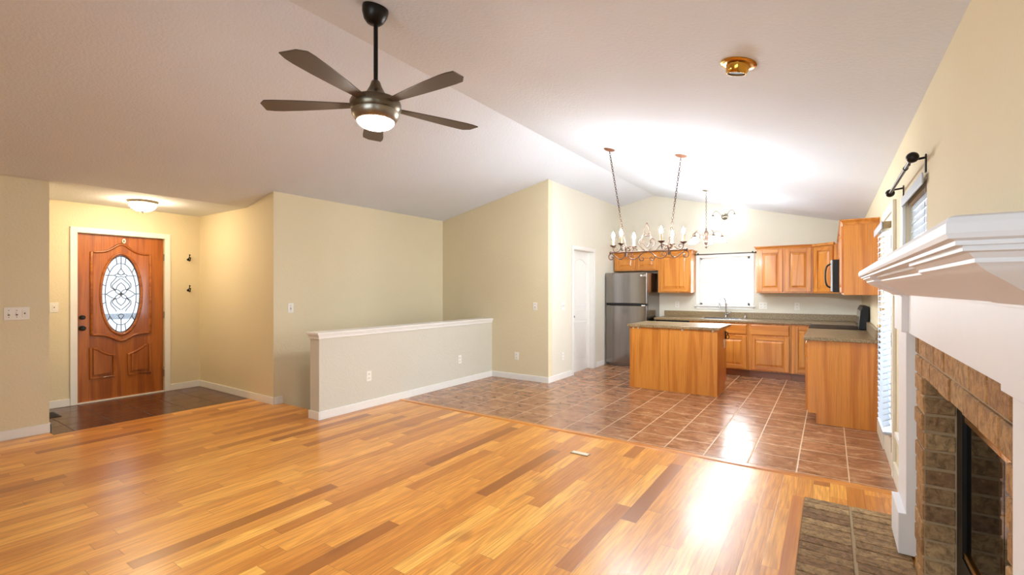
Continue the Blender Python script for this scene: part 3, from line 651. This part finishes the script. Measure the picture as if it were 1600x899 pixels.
# sink, faucet, soap dispenser
t = thing('kitchen_sink', 'stainless steel sink set in the worktop below the window', 'sink', (-1.5, 8.43, .885))
mb = MB(); a, b, c, e = sk
mb.box(a-.02, b+.02, c-.02, c+.012, .885, .889); mb.box(a-.02, b+.02, e-.012, e+.03, .885, .889); mb.box(a-.02, a+.012, c, e, .885, .889); mb.box(b-.012, b+.02, c, e, .885, .889)
mb.box(a+.002, b-.002, c+.002, e-.002, .74, .744); mb.box(a+.002, a+.006, c+.002, e-.002, .744, .886); mb.box(b-.006, b-.002, c+.002, e-.002, .744, .886); mb.box(a+.002, b-.002, c+.002, c+.006, .744, .886); mb.box(a+.002, b-.002, e-.006, e-.002, .744, .886)
mb.build('basin', M['chrome'], t)
t = thing('faucet', 'tall gooseneck pull-down faucet behind the sink', 'faucet', (-1.47, 8.66, .889))
mb = MB(); mb.lathe([(.026, 0), (.026, .012), (.016, .02), (.014, .05)], (-1.47, 8.672, .885), 16); mb.tube(spline([(-1.47, 8.672, .92), (-1.47, 8.672, 1.14), (-1.485, 8.64, 1.215), (-1.51, 8.59, 1.235), (-1.535, 8.54, 1.20), (-1.545, 8.52, 1.14)]), .011, 10); mb.build('spout', M['chrome'], t, smooth=50)
mb = MB(); mb.tube([(-1.545, 8.52, 1.15), (-1.546, 8.518, 1.06)], .015, 10, radii=[.012, .018]); mb.build('spray_head', M['chrome'], t, smooth=50)
mb = MB(); mb.tube([(-1.47, 8.672, .95), (-1.43, 8.672, .965), (-1.38, 8.665, .995)], .007, 8); mb.build('lever', M['chrome'], t, smooth=50)
t = thing('soap_dispenser', 'small steel soap dispenser right of the faucet', 'dispenser', (-1.17, 8.66, .885))
mb = MB(); mb.lathe([(.018, 0), (.018, .03), (.010, .04), (.008, .07)], (-1.17, 8.66, .885), 14); mb.build('body', M['chrome'], t, smooth=50)
mb = MB(); mb.tube([(-1.17, 8.66, .955), (-1.17, 8.66, .965), (-1.18, 8.61, .96)], .006, 8); mb.build('pump', M['chrome'], t, smooth=50)
# range
t = thing('range', 'stainless and black electric range between the right-hand worktops', 'range', (.1, 7.35, 0))
mb = MB(); mb.box(-.17, XR-.01, 6.972, 7.725, .0, .872); mb.build('body', M['black'], t)
mb = MB(); mb.box(-.225, XR-.12, 6.970, 7.727, .872, .890); mb.build('cooktop', M['black'], t, bevel=.004)
mb = MB(); mb.box(-.205, -.17, 6.98, 7.718, .19, .74); mb.build('oven_door', M['steel'], t, bevel=.004)
mb = MB(); mb.tube([(-.205, 7.03, .70), (-.245, 7.03, .70), (-.245, 7.67, .70), (-.205, 7.67, .70)], .011, 8); mb.build('oven_handle', M['chrome'], t, smooth=50)
mb = MB(); mb.box(-.215, -.17, 6.98, 7.718, .75, .868)
for y in (7.08, 7.2, 7.5, 7.62): mb.lathe([(.022, 0), (.018, .025), (.001, .026)], (-.215, y, .81), 14, Matrix.Rotation(-PI/2, 3, 'Y'))
mb.build('control_panel', M['steel'], t, bevel=.003)
mb = MB(); mb.prism([(.285, 6.975, .89), (.385, 6.975, .89), (.385, 6.975, 1.165), (.325, 6.975, 1.165), (.305, 6.975, 1.12)], (0, .748, 0)); mb.build('backguard', M['black'], t, bevel=.004)
mb = MB(); mb.prism([(.281, 6.985, .90), (.285, 6.985, .90), (.304, 6.985, 1.115), (.300, 6.985, 1.115)], (0, .728, 0)); mb.build('backguard_face', M['steel'], t)
# refrigerator
t = thing('refrigerator', 'dark stainless top-freezer refrigerator at the left end of the kitchen', 'refrigerator', (-3.0, 8.3, 0))
fx0, fx1 = -3.37, -2.615
mb = MB(); mb.box(fx0, fx1, 8.065, 8.72, .03, 1.665); mb.box(fx0+.02, fx1-.02, 8.09, 8.70, 0, .03); mb.build('body', M['steel'], t, bevel=.004)
mb = MB(); mb.box(fx0, fx1, 8.0, 8.06, 1.118, 1.67); fz = mb.build('freezer_door', M['steel'], t, bevel=.012, seg=3)
mb = MB(); mb.box(fx0, fx1, 8.0, 8.06, .05, 1.092); mb.build('fridge_door', M['steel'], t, bevel=.012, seg=3)
mb = MB(); mb.prism([(fx0+.01, 8.001, 1.128), (fx1-.08, 8.001, 1.118), (fx1-.10, 8.001, 1.082), (fx0+.08, 8.001, 1.090)], (0, -.022, 0)); mb.box(fx0+.005, fx1-.005, 8.012, 8.06, 1.09, 1.12); mb.build('door_handle', M['black'], t, bevel=.003)
mb = MB(); R = Matrix.Rotation(PI/2, 3, 'X'); mb.lathe([(.016, 0), (.016, .003), (.001, .0031)], (-2.715, 7.999, 1.615), 20, R); mb.build('badge', M['plastic'], t); mb = MB(); mb.box(-2.72, -2.645, 7.996, 8.0, 1.085, 1.10); lb = mb.build('badge', M['plastic'], t)
tc_ = bpy.data.curves.new('badge_text', 'FONT'); tc_.body = 'LG'; tc_.size = .045; tc_.extrude = .001
to = bpy.data.objects.new('badge_text', tc_); COL.objects.link(to); dg = bpy.context.evaluated_depsgraph_get()
tm = bpy.data.meshes.new_from_object(to.evaluated_get(dg)); bpy.data.objects.remove(to)
mb = MB(); mb.add([(v.co.x-2.692, 7.998-v.co.z, v.co.y+1.600) for v in tm.vertices], [list(p.vertices) for p in tm.polygons]); mb.build('lettering', M['plastic'], t)
# island
t = thing('kitchen_island', 'freestanding oak kitchen island with laminate top on the tiled floor', 'island', (-1.76, 6.7, 0))
ix0, ix1, iy0, iy1 = -2.335, -1.19, 6.40, 7.04
mb = MB(); mb.box(ix0, ix1, iy0+.02, iy1-.08, 0, .848); mb.box(ix0, ix1, iy1-.08, iy1, .10, .848); mb.build('body', M['oak_z'], t)
mb = MB(); mb.box(ix0, -1.911, iy0, iy0+.02, 0, .848); mb.box(-1.908, ix1+.004, iy0, iy0+.02, 0, .848); mb.build('back_panel', M['oak_z'], t, bevel=.001, seg=1)
mb = MB(); mb.box(ix0-.03, ix1+.035, iy0-.035, iy1+.16, .85, .885); mb.build('countertop', M['laminate'], t, bevel=.005)
for x in (ix0+.05, ix0+.12, -1.62, -1.24):
    mb = MB(); mb.lathe([(.012, 0), (.012, .006), (.001, .007)], (x, iy0, .835), 12, Matrix.Rotation(PI/2, 3, 'X')); mb.build('clip', M['plastic'], t)
mb = MB(); mb.box(ix1, ix1+.006, 6.855, 6.925, .575, .69); mb.box(ix1+.006, ix1+.010, 6.875, 6.905, .60, .665); mb.build('outlet_plate', M['plastic'], t, bevel=.002)
mb = MB(); mb.box(ix1, ix1+.012, 6.96, 6.99, .69, .80); mb.tube(arc((ix1+.03, 6.975, .72), (.018, 0, 0), (0, 0, .028), 0, 2*PI, 18)[:-1], .005, 8, True); mb.tube([(ix1+.01, 6.975, .79), (ix1+.035, 6.975, .775), (ix1+.03, 6.975, .747)], .006, 8); mb.build('towel_hook', M['bronze'], t, smooth=40)

# ------------------------------------------------------------------ ceiling fan
def tilt(x):   # rotation taking +Z to the ceiling normal
    a = math.atan(.2477 if x > RX else -.2135); return Matrix.Rotation(a, 3, 'Y')
fx, fy = -2.150, 1.778
fan = thing('ceiling_fan', 'dark bronze five-blade ceiling fan with a lit globe hanging on a long rod', 'ceiling fan', (fx, fy, zc(fx)))
mb = MB(); R = tilt(fx); mb.lathe([(.001, 0), (.072, 0), (.074, -.012), (.070, -.04), (.055, -.075), (.035, -.094), (.016, -.098), (.001, -.098)], (fx, fy, zc(fx)+.001), 28, R); mb.build('canopy', M['bronze'], fan, smooth=40)
mb = MB(); mb.tube([(fx, fy, zc(fx)-.07), (fx, fy, 2.54)], .0125, 12); mb.build('downrod', M['bronze'], fan, smooth=50)
mb = MB(); mb.lathe([(.018, 2.565), (.024, 2.560), (.034, 2.53), (.055, 2.492), (.085, 2.468), (.118, 2.455), (.135, 2.45), (.143, 2.435), (.143, 2.405), (.130, 2.385)], (fx, fy, 0), 36); mb.build('motor_housing', M['pewter'], fan, smooth=40)
mb = MB(); mb.lathe([(.128, 2.388), (.135, 2.383), (.132, 2.365), (.112, 2.335), (.104, 2.33)], (fx, fy, 0), 36); mb.build('light_ring', M['nickel'], fan, smooth=40)
mb = MB(); mb.lathe([(.105, 2.336), (.100, 2.322), (.084, 2.306), (.055, 2.294), (.02, 2.289), (.001, 2.288)], (fx, fy, 0), 36); mb.build('globe', M['globe'], fan, smooth=60)
for k in range(5):
    a = math.radians(34.18+36+72*k); ca, sa = math.cos(a), math.sin(a)
    prof = [(.13, .028), (.20, .036), (.32, .050), (.45, .062), (.56, .068), (.61, .066)]
    L1 = [(r, h) for r, h in prof]+[(.645, .03)]; L2 = [(.655, -.055)]+[(r, -h) for r, h in reversed(prof)]
    pts = L1+L2; tw = math.tan(math.radians(3.5))
    mb = MB(); mb.prism([(fx+ca*r-sa*h, fy+sa*r+ca*h, 2.42+h*tw) for r, h in pts], (0, 0, .007)); mb.build('blade', M['blade'], fan, bevel=.002, seg=1)

# ------------------------------------------------------------------ other ceiling fixtures
ex, ey = -.394, 2.683
t = thing('recessed_light', 'polished brass eyeball spotlight recessed in the ceiling above the room', 'spotlight', (ex, ey, zc(ex)))
R = tilt(ex); Rx = R @ Matrix.Rotation(math.radians(8), 3, 'X')
mb = MB(); mb.lathe([(.001, 0), (.088, 0), (.090, -.006), (.080, -.012), (.058, -.010), (.001, -.010)], (ex, ey, zc(ex)), 36, R); mb.build('trim_ring', M['brass'], t, smooth=40)
mb = MB(); mb.lathe([(.058, -.004), (.058, -.022), (.053, -.042), (.047, -.052), (.044, -.052), (.044, -.040)], (ex, ey, zc(ex)), 32, Rx); mb.build('eyeball', M['brass'], t, smooth=40)
mb = MB(); mb.lathe([(.001, -.046), (.0445, -.046), (.0445, -.043), (.001, -.043)], (ex, ey, zc(ex)), 28, Rx); mb.build('lamp_face', M['slot'], t)
lx, ly = -6.64, 2.10
t = thing('flush_ceiling_light', 'lit white glass dome light with finial on the entry ceiling', 'ceiling light', (lx, ly, ZE))
mb = MB(); mb.lathe([(.001, 0), (.150, 0), (.152, -.008), (.135, -.030), (.125, -.034)], (lx, ly, ZE), 32); mb.build('base', M['nickel'], t, smooth=40)
mb = MB(); mb.lathe([(.132, -.032), (.128, -.055), (.110, -.085), (.075, -.110), (.035, -.122), (.001, -.124)], (lx, ly, ZE), 32); mb.build('glass_dome', M['dome'], t, smooth=60)
mb = MB(); mb.lathe([(.022, -.120), (.016, -.130), (.006, -.134), (.006, -.148), (.001, -.150)], (lx, ly, ZE), 14); mb.build('finial', M['nickel'], t, smooth=40)

def chain(mb, a, b, link=.034, r=.0028, wd=.009):
    a, b = Vector(a), Vector(b); n = int((b-a).length/(link*.78)); t = (b-a).normalized()
    s1 = t.cross(Vector((0, 1, 0))).normalized(); s2_ = t.cross(s1)
    for i in range(n):
        c = a+(b-a)*((i+.5)/n); sd = s1 if i % 2 else s2_
        mb.tube(arc(c, t*link*.5, sd*wd, 0, 2*PI, 10)[:-1], r, 5, True)
def spiral(c, e1, e2, r0, r1, a0, turns, n=26):
    c, e1, e2 = Vector(c), Vector(e1), Vector(e2)
    return [c+(e1*math.cos(a0+turns*2*PI*i/n)+e2*math.sin(a0+turns*2*PI*i/n))*(r0+(r1-r0)*i/n) for i in range(n+1)]
cy = 5.03; cxm, bz = -1.645, 1.787
ch = thing('linear_chandelier', 'long wrought iron chandelier with six lit candles hung on two chains', 'chandelier', (cxm, cy, bz))
for x, xb in ((-2.075, cxm-.235), (-1.285, cxm+.235)):
    mb = MB(); R = tilt(x); mb.lathe([(.001, 0), (.062, 0), (.064, -.006), (.045, -.018), (.012, -.024), (.001, -.024)], (x, cy, zc(x)), 24, R); mb.build('canopy', M['copper'], ch, smooth=40)
    mb = MB(); chain(mb, (x, cy, zc(x)-.02), (xb, cy, bz+.03)); mb.build('chain', M['iron'], ch)
mb = MB(); mb.tube([(cxm-.41, cy, bz), (cxm+.41, cy, bz)], .010, 10); mb.ball((cxm-.415, cy, bz), .016); mb.ball((cxm+.415, cy, bz), .016); mb.ball((cxm, cy, bz), .015)
for sx in (-1, 1): mb.box(cxm+sx*.235-.008, cxm+sx*.235+.008, cy-.012, cy+.012, bz-.05, bz+.06)
mb.build('bar', M['iron'], ch, smooth=40)
ex_, ez_ = Vector((1, 0, 0)), Vector((0, 0, 1))
mb = MB(); IR = .0055
for sx in (-1, 1):
    q = lambda x, z: (cxm+sx*x, cy, bz+z)
    mb.tube(spline([q(.003, .0), q(.05, .03), q(.085, .075), q(.085, .115), q(.06, .135), q(.035, .115), q(.045, .09), q(.06, .095)]), IR, 6)
    mb.tube(spline([q(.0, .04), q(.035, .085), q(.05, .15), q(.035, .19), q(.012, .19), q(.012, .165), q(.027, .165)]), IR, 6)
    mb.tube(spline([q(0, .16), q(.022, .20), q(.028, .24), q(.010, .285), q(0, .31)]), IR*.8, 6)
    mb.tube(spline([q(.0, -.004), q(.05, -.018), q(.085, -.055), q(.075, -.095), q(.045, -.100), q(.035, -.075), q(.055, -.065)]), IR, 6)
    mb.tube(spline([q(.06, -.025), q(.11, -.07), q(.16, -.082), q(.21, -.05), q(.205, -.015), q(.17, -.015), q(.165, -.045), q(.185, -.05)]), IR, 6)
    mb.tube(spline([q(.25, -.01), q(.26, -.055), q(.30, -.078), q(.35, -.05), q(.40, -.01)]), IR, 6)
    mb.tube(spline([q(.40, -.005), q(.435, -.03), q(.43, -.07), q(.40, -.078), q(.385, -.055), q(.405, -.045)]), IR, 6)
    mb.tube(spline([q(.10, .005), q(.14, .05), q(.19, .06), q(.225, .035), q(.20, .015), q(.18, .03)]), IR, 6)
mb.build('scrollwork', M['iron'], ch, smooth=50)
for sx in (-1, 1):
    for dx, dy in ((.385, 0), (.215, -.20), (.215, .20)):
        px, py, pz = cxm+sx*dx, cy+dy, bz+.072
        o = Vector((cxm+sx*.235, cy, bz+.02))
        mb = MB(); dv = Vector((px, py, 0))-Vector((o.x, o.y, 0))
        mb.tube(spline([o, o+dv*.3+Vector((0,0,.03)), o+dv*.55+Vector((0,0,-.005)), o+dv*.85+Vector((0,0,-.012)), o+dv+Vector((0,0,.02)), (px, py, pz)]), .0055, 6)
        mb.tube(spiral(o+dv*.8+Vector((0,0,.018)), dv.normalized(), ez_, .03, .008, -1.2, 1.1), .004, 5); ar = mb.build('arm', M['iron'], ch, smooth=50)
        mb = MB(); mb.lathe([(.006, -.014), (.020, -.006), (.034, .004), (.036, .010), (.014, .008), (.013, .012)], (px, py, pz), 18); mb.build('drip_cup', M['iron'], ar, smooth=40)
        mb = MB(); mb.lathe([(.012, .010), (.012, .088), (.008, .090)], (px, py, pz), 14); mb.build('candle', M['candle'], ar, smooth=40)
        mb = MB(); mb.lathe([(.006, .090), (.014, .105), (.016, .120), (.011, .140), (.004, .158), (.001, .162)], (px, py, pz), 14); mb.build('bulb', M['bulb'], ar, smooth=60)

def bell(mb, c, r=.055, h=.07):
    mb.lathe([(.016, 0), (.024, -.008), (.036, -.024), (.044, -h*.7), (r, -h), (r-.004, -h), (.040, -h*.68), (.032, -.026), (.012, -.004)], c, 22)
kx, ky = -1.5, 7.28; kz = zc(kx)
k2 = thing('round_chandelier', 'smaller five-arm chandelier with white bell shades over the kitchen', 'chandelier', (kx, ky, kz))
mb = MB(); mb.lathe([(.001, 0), (.056, 0), (.058, -.006), (.04, -.018), (.012, -.022), (.001, -.022)], (kx, ky, kz), 24, tilt(kx)); mb.build('canopy', M['nickel'], k2, smooth=40)
mb = MB(); chain(mb, (kx, ky, kz-.02), (kx, ky, 2.27), .036, .003); mb.build('chain', M['nickel'], k2)
mb = MB(); mb.lathe([(.004, 2.28), (.012, 2.265), (.010, 2.24), (.026, 2.215), (.030, 2.19), (.016, 2.16), (.020, 2.12), (.036, 2.09), (.040, 2.06), (.020, 2.03), (.012, 2.02), (.022, 2.0), (.006, 1.975), (.001, 1.97)], (kx, ky, 0), 22); mb.build('body', M['umber'], k2, smooth=40)
for k in range(5):
    a = math.radians(72*k+20); dv = Vector((math.cos(a), math.sin(a), 0)); o = Vector((kx, ky, 2.10))
    mb = MB(); mb.tube(spline([o+dv*.03, o+dv*.07+ez_*.03, o+dv*.10+ez_*.09, o+dv*.15+ez_*.125, o+dv*.20+ez_*.10, o+dv*.215+ez_*.05]), .006, 8)
    mb.tube(spiral(o+dv*.065+ez_*.055, dv, ez_, .045, .010, -1.4, .9), .005, 6)
    tip = o+dv*.215+ez_*.05; mb.lathe([(.008, .01), (.020, -.004), (.026, -.022), (.010, -.026)], tip, 14); ar = mb.build('arm', M['umber'], k2, smooth=50)
    mb = MB(); bell(mb, tip+ez_*-.018); mb.build('shade', M['shade'], ar, smooth=50)
sx_, sz_ = -1.50, 2.63
sc_ = thing('wall_sconce', 'two-arm wall light with bell shades high above the kitchen window', 'wall light', (sx_, YB, sz_))
mb = MB(); R = Matrix.Rotation(PI/2, 3, 'X'); mb.lathe([(.001, 0), (.056, 0), (.058, .006), (.046, .016), (.040, .014), (.030, .024), (.001, .03)], (sx_, YB, sz_), 28, R); mb.build('back_plate', M['nickel'], sc_, smooth=40)
for s in (-1, 1):
    mb = MB(); mb.tube(spline([(sx_, YB-.025, sz_), (sx_+s*.05, YB-.07, sz_+.02), (sx_+s*.085, YB-.10, sz_+.07), (sx_+s*.13, YB-.12, sz_+.085), (sx_+s*.165, YB-.12, sz_+.05), (sx_+s*.17, YB-.12, sz_+.02)]), .006, 8)
    tip = Vector((sx_+s*.17, YB-.12, sz_+.02)); mb.lathe([(.008, .01), (.020, -.004), (.026, -.022), (.010, -.026)], tip, 14); ar = mb.build('arm', M['nickel'], sc_, smooth=50)
    mb = MB(); bell(mb, tip+ez_*-.018); mb.build('shade', M['dimshade'], ar, smooth=50)

# ------------------------------------------------------------------ curtain rods and blinds
t = thing('curtain_rod', 'thin dark curtain rod across the top of the kitchen window', 'curtain rod', (-1.51, YB-.08, 1.985))
mb = MB(); mb.tube([(-2.0, YB-.09, 1.985), (-1.01, YB-.09, 1.985)], .008, 10); mb.build('rod', M['bronze'], t, smooth=50)
for x in (-2.0, -1.01):
    mb = MB(); mb.ball((x, YB-.09, 1.985), .016); mb.build('finial', M['bronze'], t, smooth=50)
for x in (-1.94, -1.07):
    mb = MB(); mb.tube([(x, YB, 1.985), (x, YB-.09, 1.985)], .006, 8); mb.box(x-.012, x+.012, YB-.004, YB, 1.955, 2.015); mb.build('bracket', M['bronze'], t)
rx_, rz_ = .330, 2.008
t = thing('curtain_rod', 'dark curtain rod with ball finials high on the right wall above the blinds', 'curtain rod', (rx_, 3.45, rz_))
mb = MB(); mb.tube([(rx_, 2.97, rz_), (rx_, 3.96, rz_)], .009, 10); mb.tube([(rx_, 3.2, rz_), (rx_, 3.215, rz_)], .012, 10); mb.build('rod', M['bronze'], t, smooth=50)
for y in (2.955, 3.97):
    mb = MB(); mb.ball((rx_, y, rz_), .026); mb.build('finial', M['bronze'], t, smooth=50)
for y in (3.08, 3.93):
    mb = MB(); mb.tube([(XR, y, rz_+.02), (rx_+.005, y, rz_+.012), (rx_, y, rz_-.012)], .006, 8); mb.box(XR-.006, XR, y-.012, y+.012, rz_-.055, rz_+.035); mb.build('bracket', M['bronze'], t)
def blind(label, y0, y1, z0, z1, xa, xb, pitch, ang, vy, vx, vz, dz=0):
    t = thing('window_blind', label, 'blind', ((xa+xb)/2, (y0+y1)/2, z0), 'white slatted blinds on the right wall')
    mb = MB(); mb.box(xa+.004, xb, y0, y1, vz[0], vz[1]); mb.build('headrail', M['tan'], t)
    mb = MB(); mb.box(vx, vx+.008, vy[0], vy[1], vz[0]-.004, vz[1]+.004); mb.build('valance', M['slat'], t, bevel=.003)
    mb = MB(); xm = (xa+xb)/2; hw = (xb-xa)/2; n = int((vz[0]-z0)/pitch); c, s = math.cos(ang), math.sin(ang)
    for i in range(n):
        z = vz[0]-.02-i*pitch; dx, dzz = hw*c, hw*s; tx, tz = s*.0014, c*.0014
        mb.prism([(xm-dx-tx, y0, z-dzz+tz), (xm+dx-tx, y0, z+dzz+tz), (xm+dx+tx, y0, z+dzz-tz), (xm-dx+tx, y0, z-dzz-tz)], (0, y1-y0, 0))
    mb.build('slats', M['slat'], t)
    mb = MB(); mb.box(xa, xb, y0, y1, z0, z0+.018); mb.build('bottom_rail', M['slat'], t, bevel=.003)
    mb = MB()
    for y in (y0+.1, y1-.1):
        for x in (xa+.001, xb-.001): mb.tube([(x, y, z0+.01), (x, y, vz[0])], .0012, 5)
    mb.build('ladder_cord', M['slat'], t)
    return t
blind('white slatted blind hanging on the patio door beside the oak cabinets', 4.50, 5.0, .275, 1.82, .330, .381, .0447, math.radians(22), (4.49, 5.22), .322, (1.835, 1.885))
blind('white slatted blind in the window behind the mantel shelf', 3.08, 3.825, .435, 1.89, .402, .448, .042, math.radians(79), (3.03, 3.83), .372, (1.895, 1.942))

# ------------------------------------------------------------------ plates, hooks, registers
def plate(name, label, cat, p, face, w_=.072, h=.117, kind='toggle', gangs=1, group=None):
    # face: '+x' or '-y' ; p = centre on the wall
    t = thing(name, label, cat, p, 'white wall switches' if 'switch' in name else 'white wall outlets'); p = Vector(p)
    if face == '+x': A = Vector((0, 1, 0)); N = Vector((1, 0, 0))
    else: A = Vector((1, 0, 0)); N = Vector((0, -1, 0))
    Mx = Matrix.Identity(4); Mx.col[0][:3] = A; Mx.col[1][:3] = N; Mx.col[3][:3] = p
    mb = MB(); mb.M = Mx; mb.box(-w_/2, w_/2, 0, .006, -h/2, h/2); mb.build('cover_plate', M['plastic'], t, bevel=.003)
    for g_ in range(gangs):
        xo = (g_-(gangs-1)/2)*w_/gangs*.92
        if kind == 'outlet':
            for zz in (-.024, .024):
                mb = MB(); mb.M = Mx; mb.box(xo-.016, xo+.016, .006, .009, zz-.016, zz+.016); rc = mb.build('socket', M['plastic'], t, bevel=.003)
                mb = MB(); mb.M = Mx; mb.box(xo-.008, xo-.005, .009, .0095, zz-.006, zz+.008); mb.box(xo+.005, xo+.008, .009, .0095, zz-.006, zz+.008); mb.build('slot', M['slot'], rc)
        elif kind == 'knob' or (kind == 'mixed' and g_ == gangs-1):
            mb = MB(); mb.M = Mx; mb.box(xo-.017, xo+.017, .006, .010, -.034, .034); mb.build('rocker', M['plastic'], t, bevel=.002)
            mb = MB(); mb.M = Mx; mb.box(xo-.004, xo+.004, .010, .014, -.006, .008); mb.build('dial', M['slot'], t, bevel=.002)
        else:
            mb = MB(); mb.M = Mx; mb.box(xo-.005, xo+.005, .006, .018, -.004, .014); mb.build('toggle', M['plastic'], t, bevel=.002)
            mb = MB(); mb.M = Mx; mb.box(xo-.007, xo+.007, .006, .0068, -.016, -.006); mb.build('slot', M['slot'], t)
            for zz in (-.034, .028): mb = MB(); mb.M = Mx; mb.box(xo-.003, xo+.003, .006, .0072, zz, zz+.006); mb.build('screw', M['slot'], t)
    return t
plate('light_switch', 'three-gang white switch plate on the left wall beside the entry', 'light switch', (XL, 1.002, 1.148), '+x', .166, .117, 'mixed', 3)
plate('light_switch', 'white switch plate with dark dial left of the front door', 'light switch', (XD, 1.497, 1.163), '+x', .075, .115, 'knob')
plate('light_switch', 'white light switch on the stair wall above the stairwell', 'light switch', (XS, 3.222, 1.144), '+x')
plate('light_switch', 'white light switch on the narrow beige wall beyond the half wall', 'light switch', (-3.626, YS, 1.12), '-y')
plate('light_switch', 'white light switch on the bright wall beside the pantry door', 'light switch', (XP, 6.40, 1.12), '+x', .115, .117, 'toggle', 2)
plate('wall_outlet', 'white outlet low on the half wall, nearer the entry', 'outlet', (HX1, 3.557, .366), '+x', kind='outlet')
plate('wall_outlet', 'white outlet low on the half wall, nearer the kitchen', 'outlet', (HX1, 5.168, .36), '+x', kind='outlet')
plate('wall_outlet', 'white outlet low on the narrow beige wall beyond the half wall', 'outlet', (-3.952, YS, .356), '-y', kind='outlet')
plate('wall_outlet', 'white outlet low on the bright wall beside the pantry door', 'outlet', (XP, 6.39, .344), '+x', kind='outlet')
plate('wall_outlet', 'wide white outlet plate right of the kitchen window sill', 'outlet', (-.915, YB, 1.10), '-y', .118, .117, 'outlet', 2)
plate('wall_outlet', 'single white outlet under the two-door cabinet right of the kitchen window', 'outlet', (-.433, YB, 1.10), '-y', kind='outlet')
plate('wall_outlet', 'white outlet between refrigerator and window above the worktop', 'outlet', (-2.30, YB, 1.10), '-y', kind='outlet')
for z, lab in ((1.787, 'dark metal coat hook on the entry wall, the upper one'), (1.360, 'dark metal coat hook on the entry wall, the lower one')):
    t = thing('coat_hook', lab, 'coat hook', (XD, 2.86, z), 'coat hooks by the front door')
    mb = MB(); mb.lathe([(.001, 0), (.016, 0), (.017, .005), (.010, .009), (.001, .01)], (XD, 2.86, z), 16, Matrix.Rotation(PI/2, 3, 'Y')); mb.build('base_plate', M['bronze'], t, smooth=40)
    mb = MB(); mb.tube(spline([(XD+.006, 2.86, z), (XD+.045, 2.862, z-.02), (XD+.062, 2.863, z-.005), (XD+.06, 2.864, z+.02)]), .006, 8); mb.tube(spline([(XD+.006, 2.86, z+.005), (XD+.04, 2.86, z+.03), (XD+.055, 2.86, z+.06)]), .006, 8); mb.ball((XD+.06, 2.864, z+.022), .010); mb.ball((XD+.055, 2.86, z+.062), .010); mb.build('prong', M['bronze'], t, smooth=40)
t = thing('floor_register', 'small cream floor outlet cover lying in the hardwood near the tile', 'floor cover', (-1.715, 3.545, 0))
mb = MB(); mb.box(-1.80, -1.64, 3.515, 3.575, 0, .007); mb.build('cover', M['tan'], t, bevel=.003)
mb = MB(); mb.box(-1.79, -1.65, 3.523, 3.567, .007, .009); mb.build('lid', M['creamtrim'], t, bevel=.002)
t = thing('floor_register', 'dark floor vent in the entry tile by the left wall', 'floor vent', (-6.98, 1.40, 0))
mb = MB(); mb.box(-7.16, -6.86, 1.33, 1.45, 0, .006)
mb.build('frame', M['bronze'], t, bevel=.002)
mb = MB()
for i in range(14): mb.box(-7.145+.0205*i, -7.135+.0205*i, 1.345, 1.435, .006, .008)
mb.build('grille', M['black'], t)
t = thing('porch_rail', 'dark blue porch rail seen through the oval glass of the front door', 'railing', (-9.3, 2.6, -.1))
mb = MB(); mb.box(-9.33, -9.27, .9, 3.9, .90, .99); mb.build('rail', M['bluerail'], t)
for y in (.95, 3.85):
    mb = MB(); mb.box(-9.33, -9.27, y-.03, y+.03, -.1, .90); mb.build('post', M['bluerail'], t)
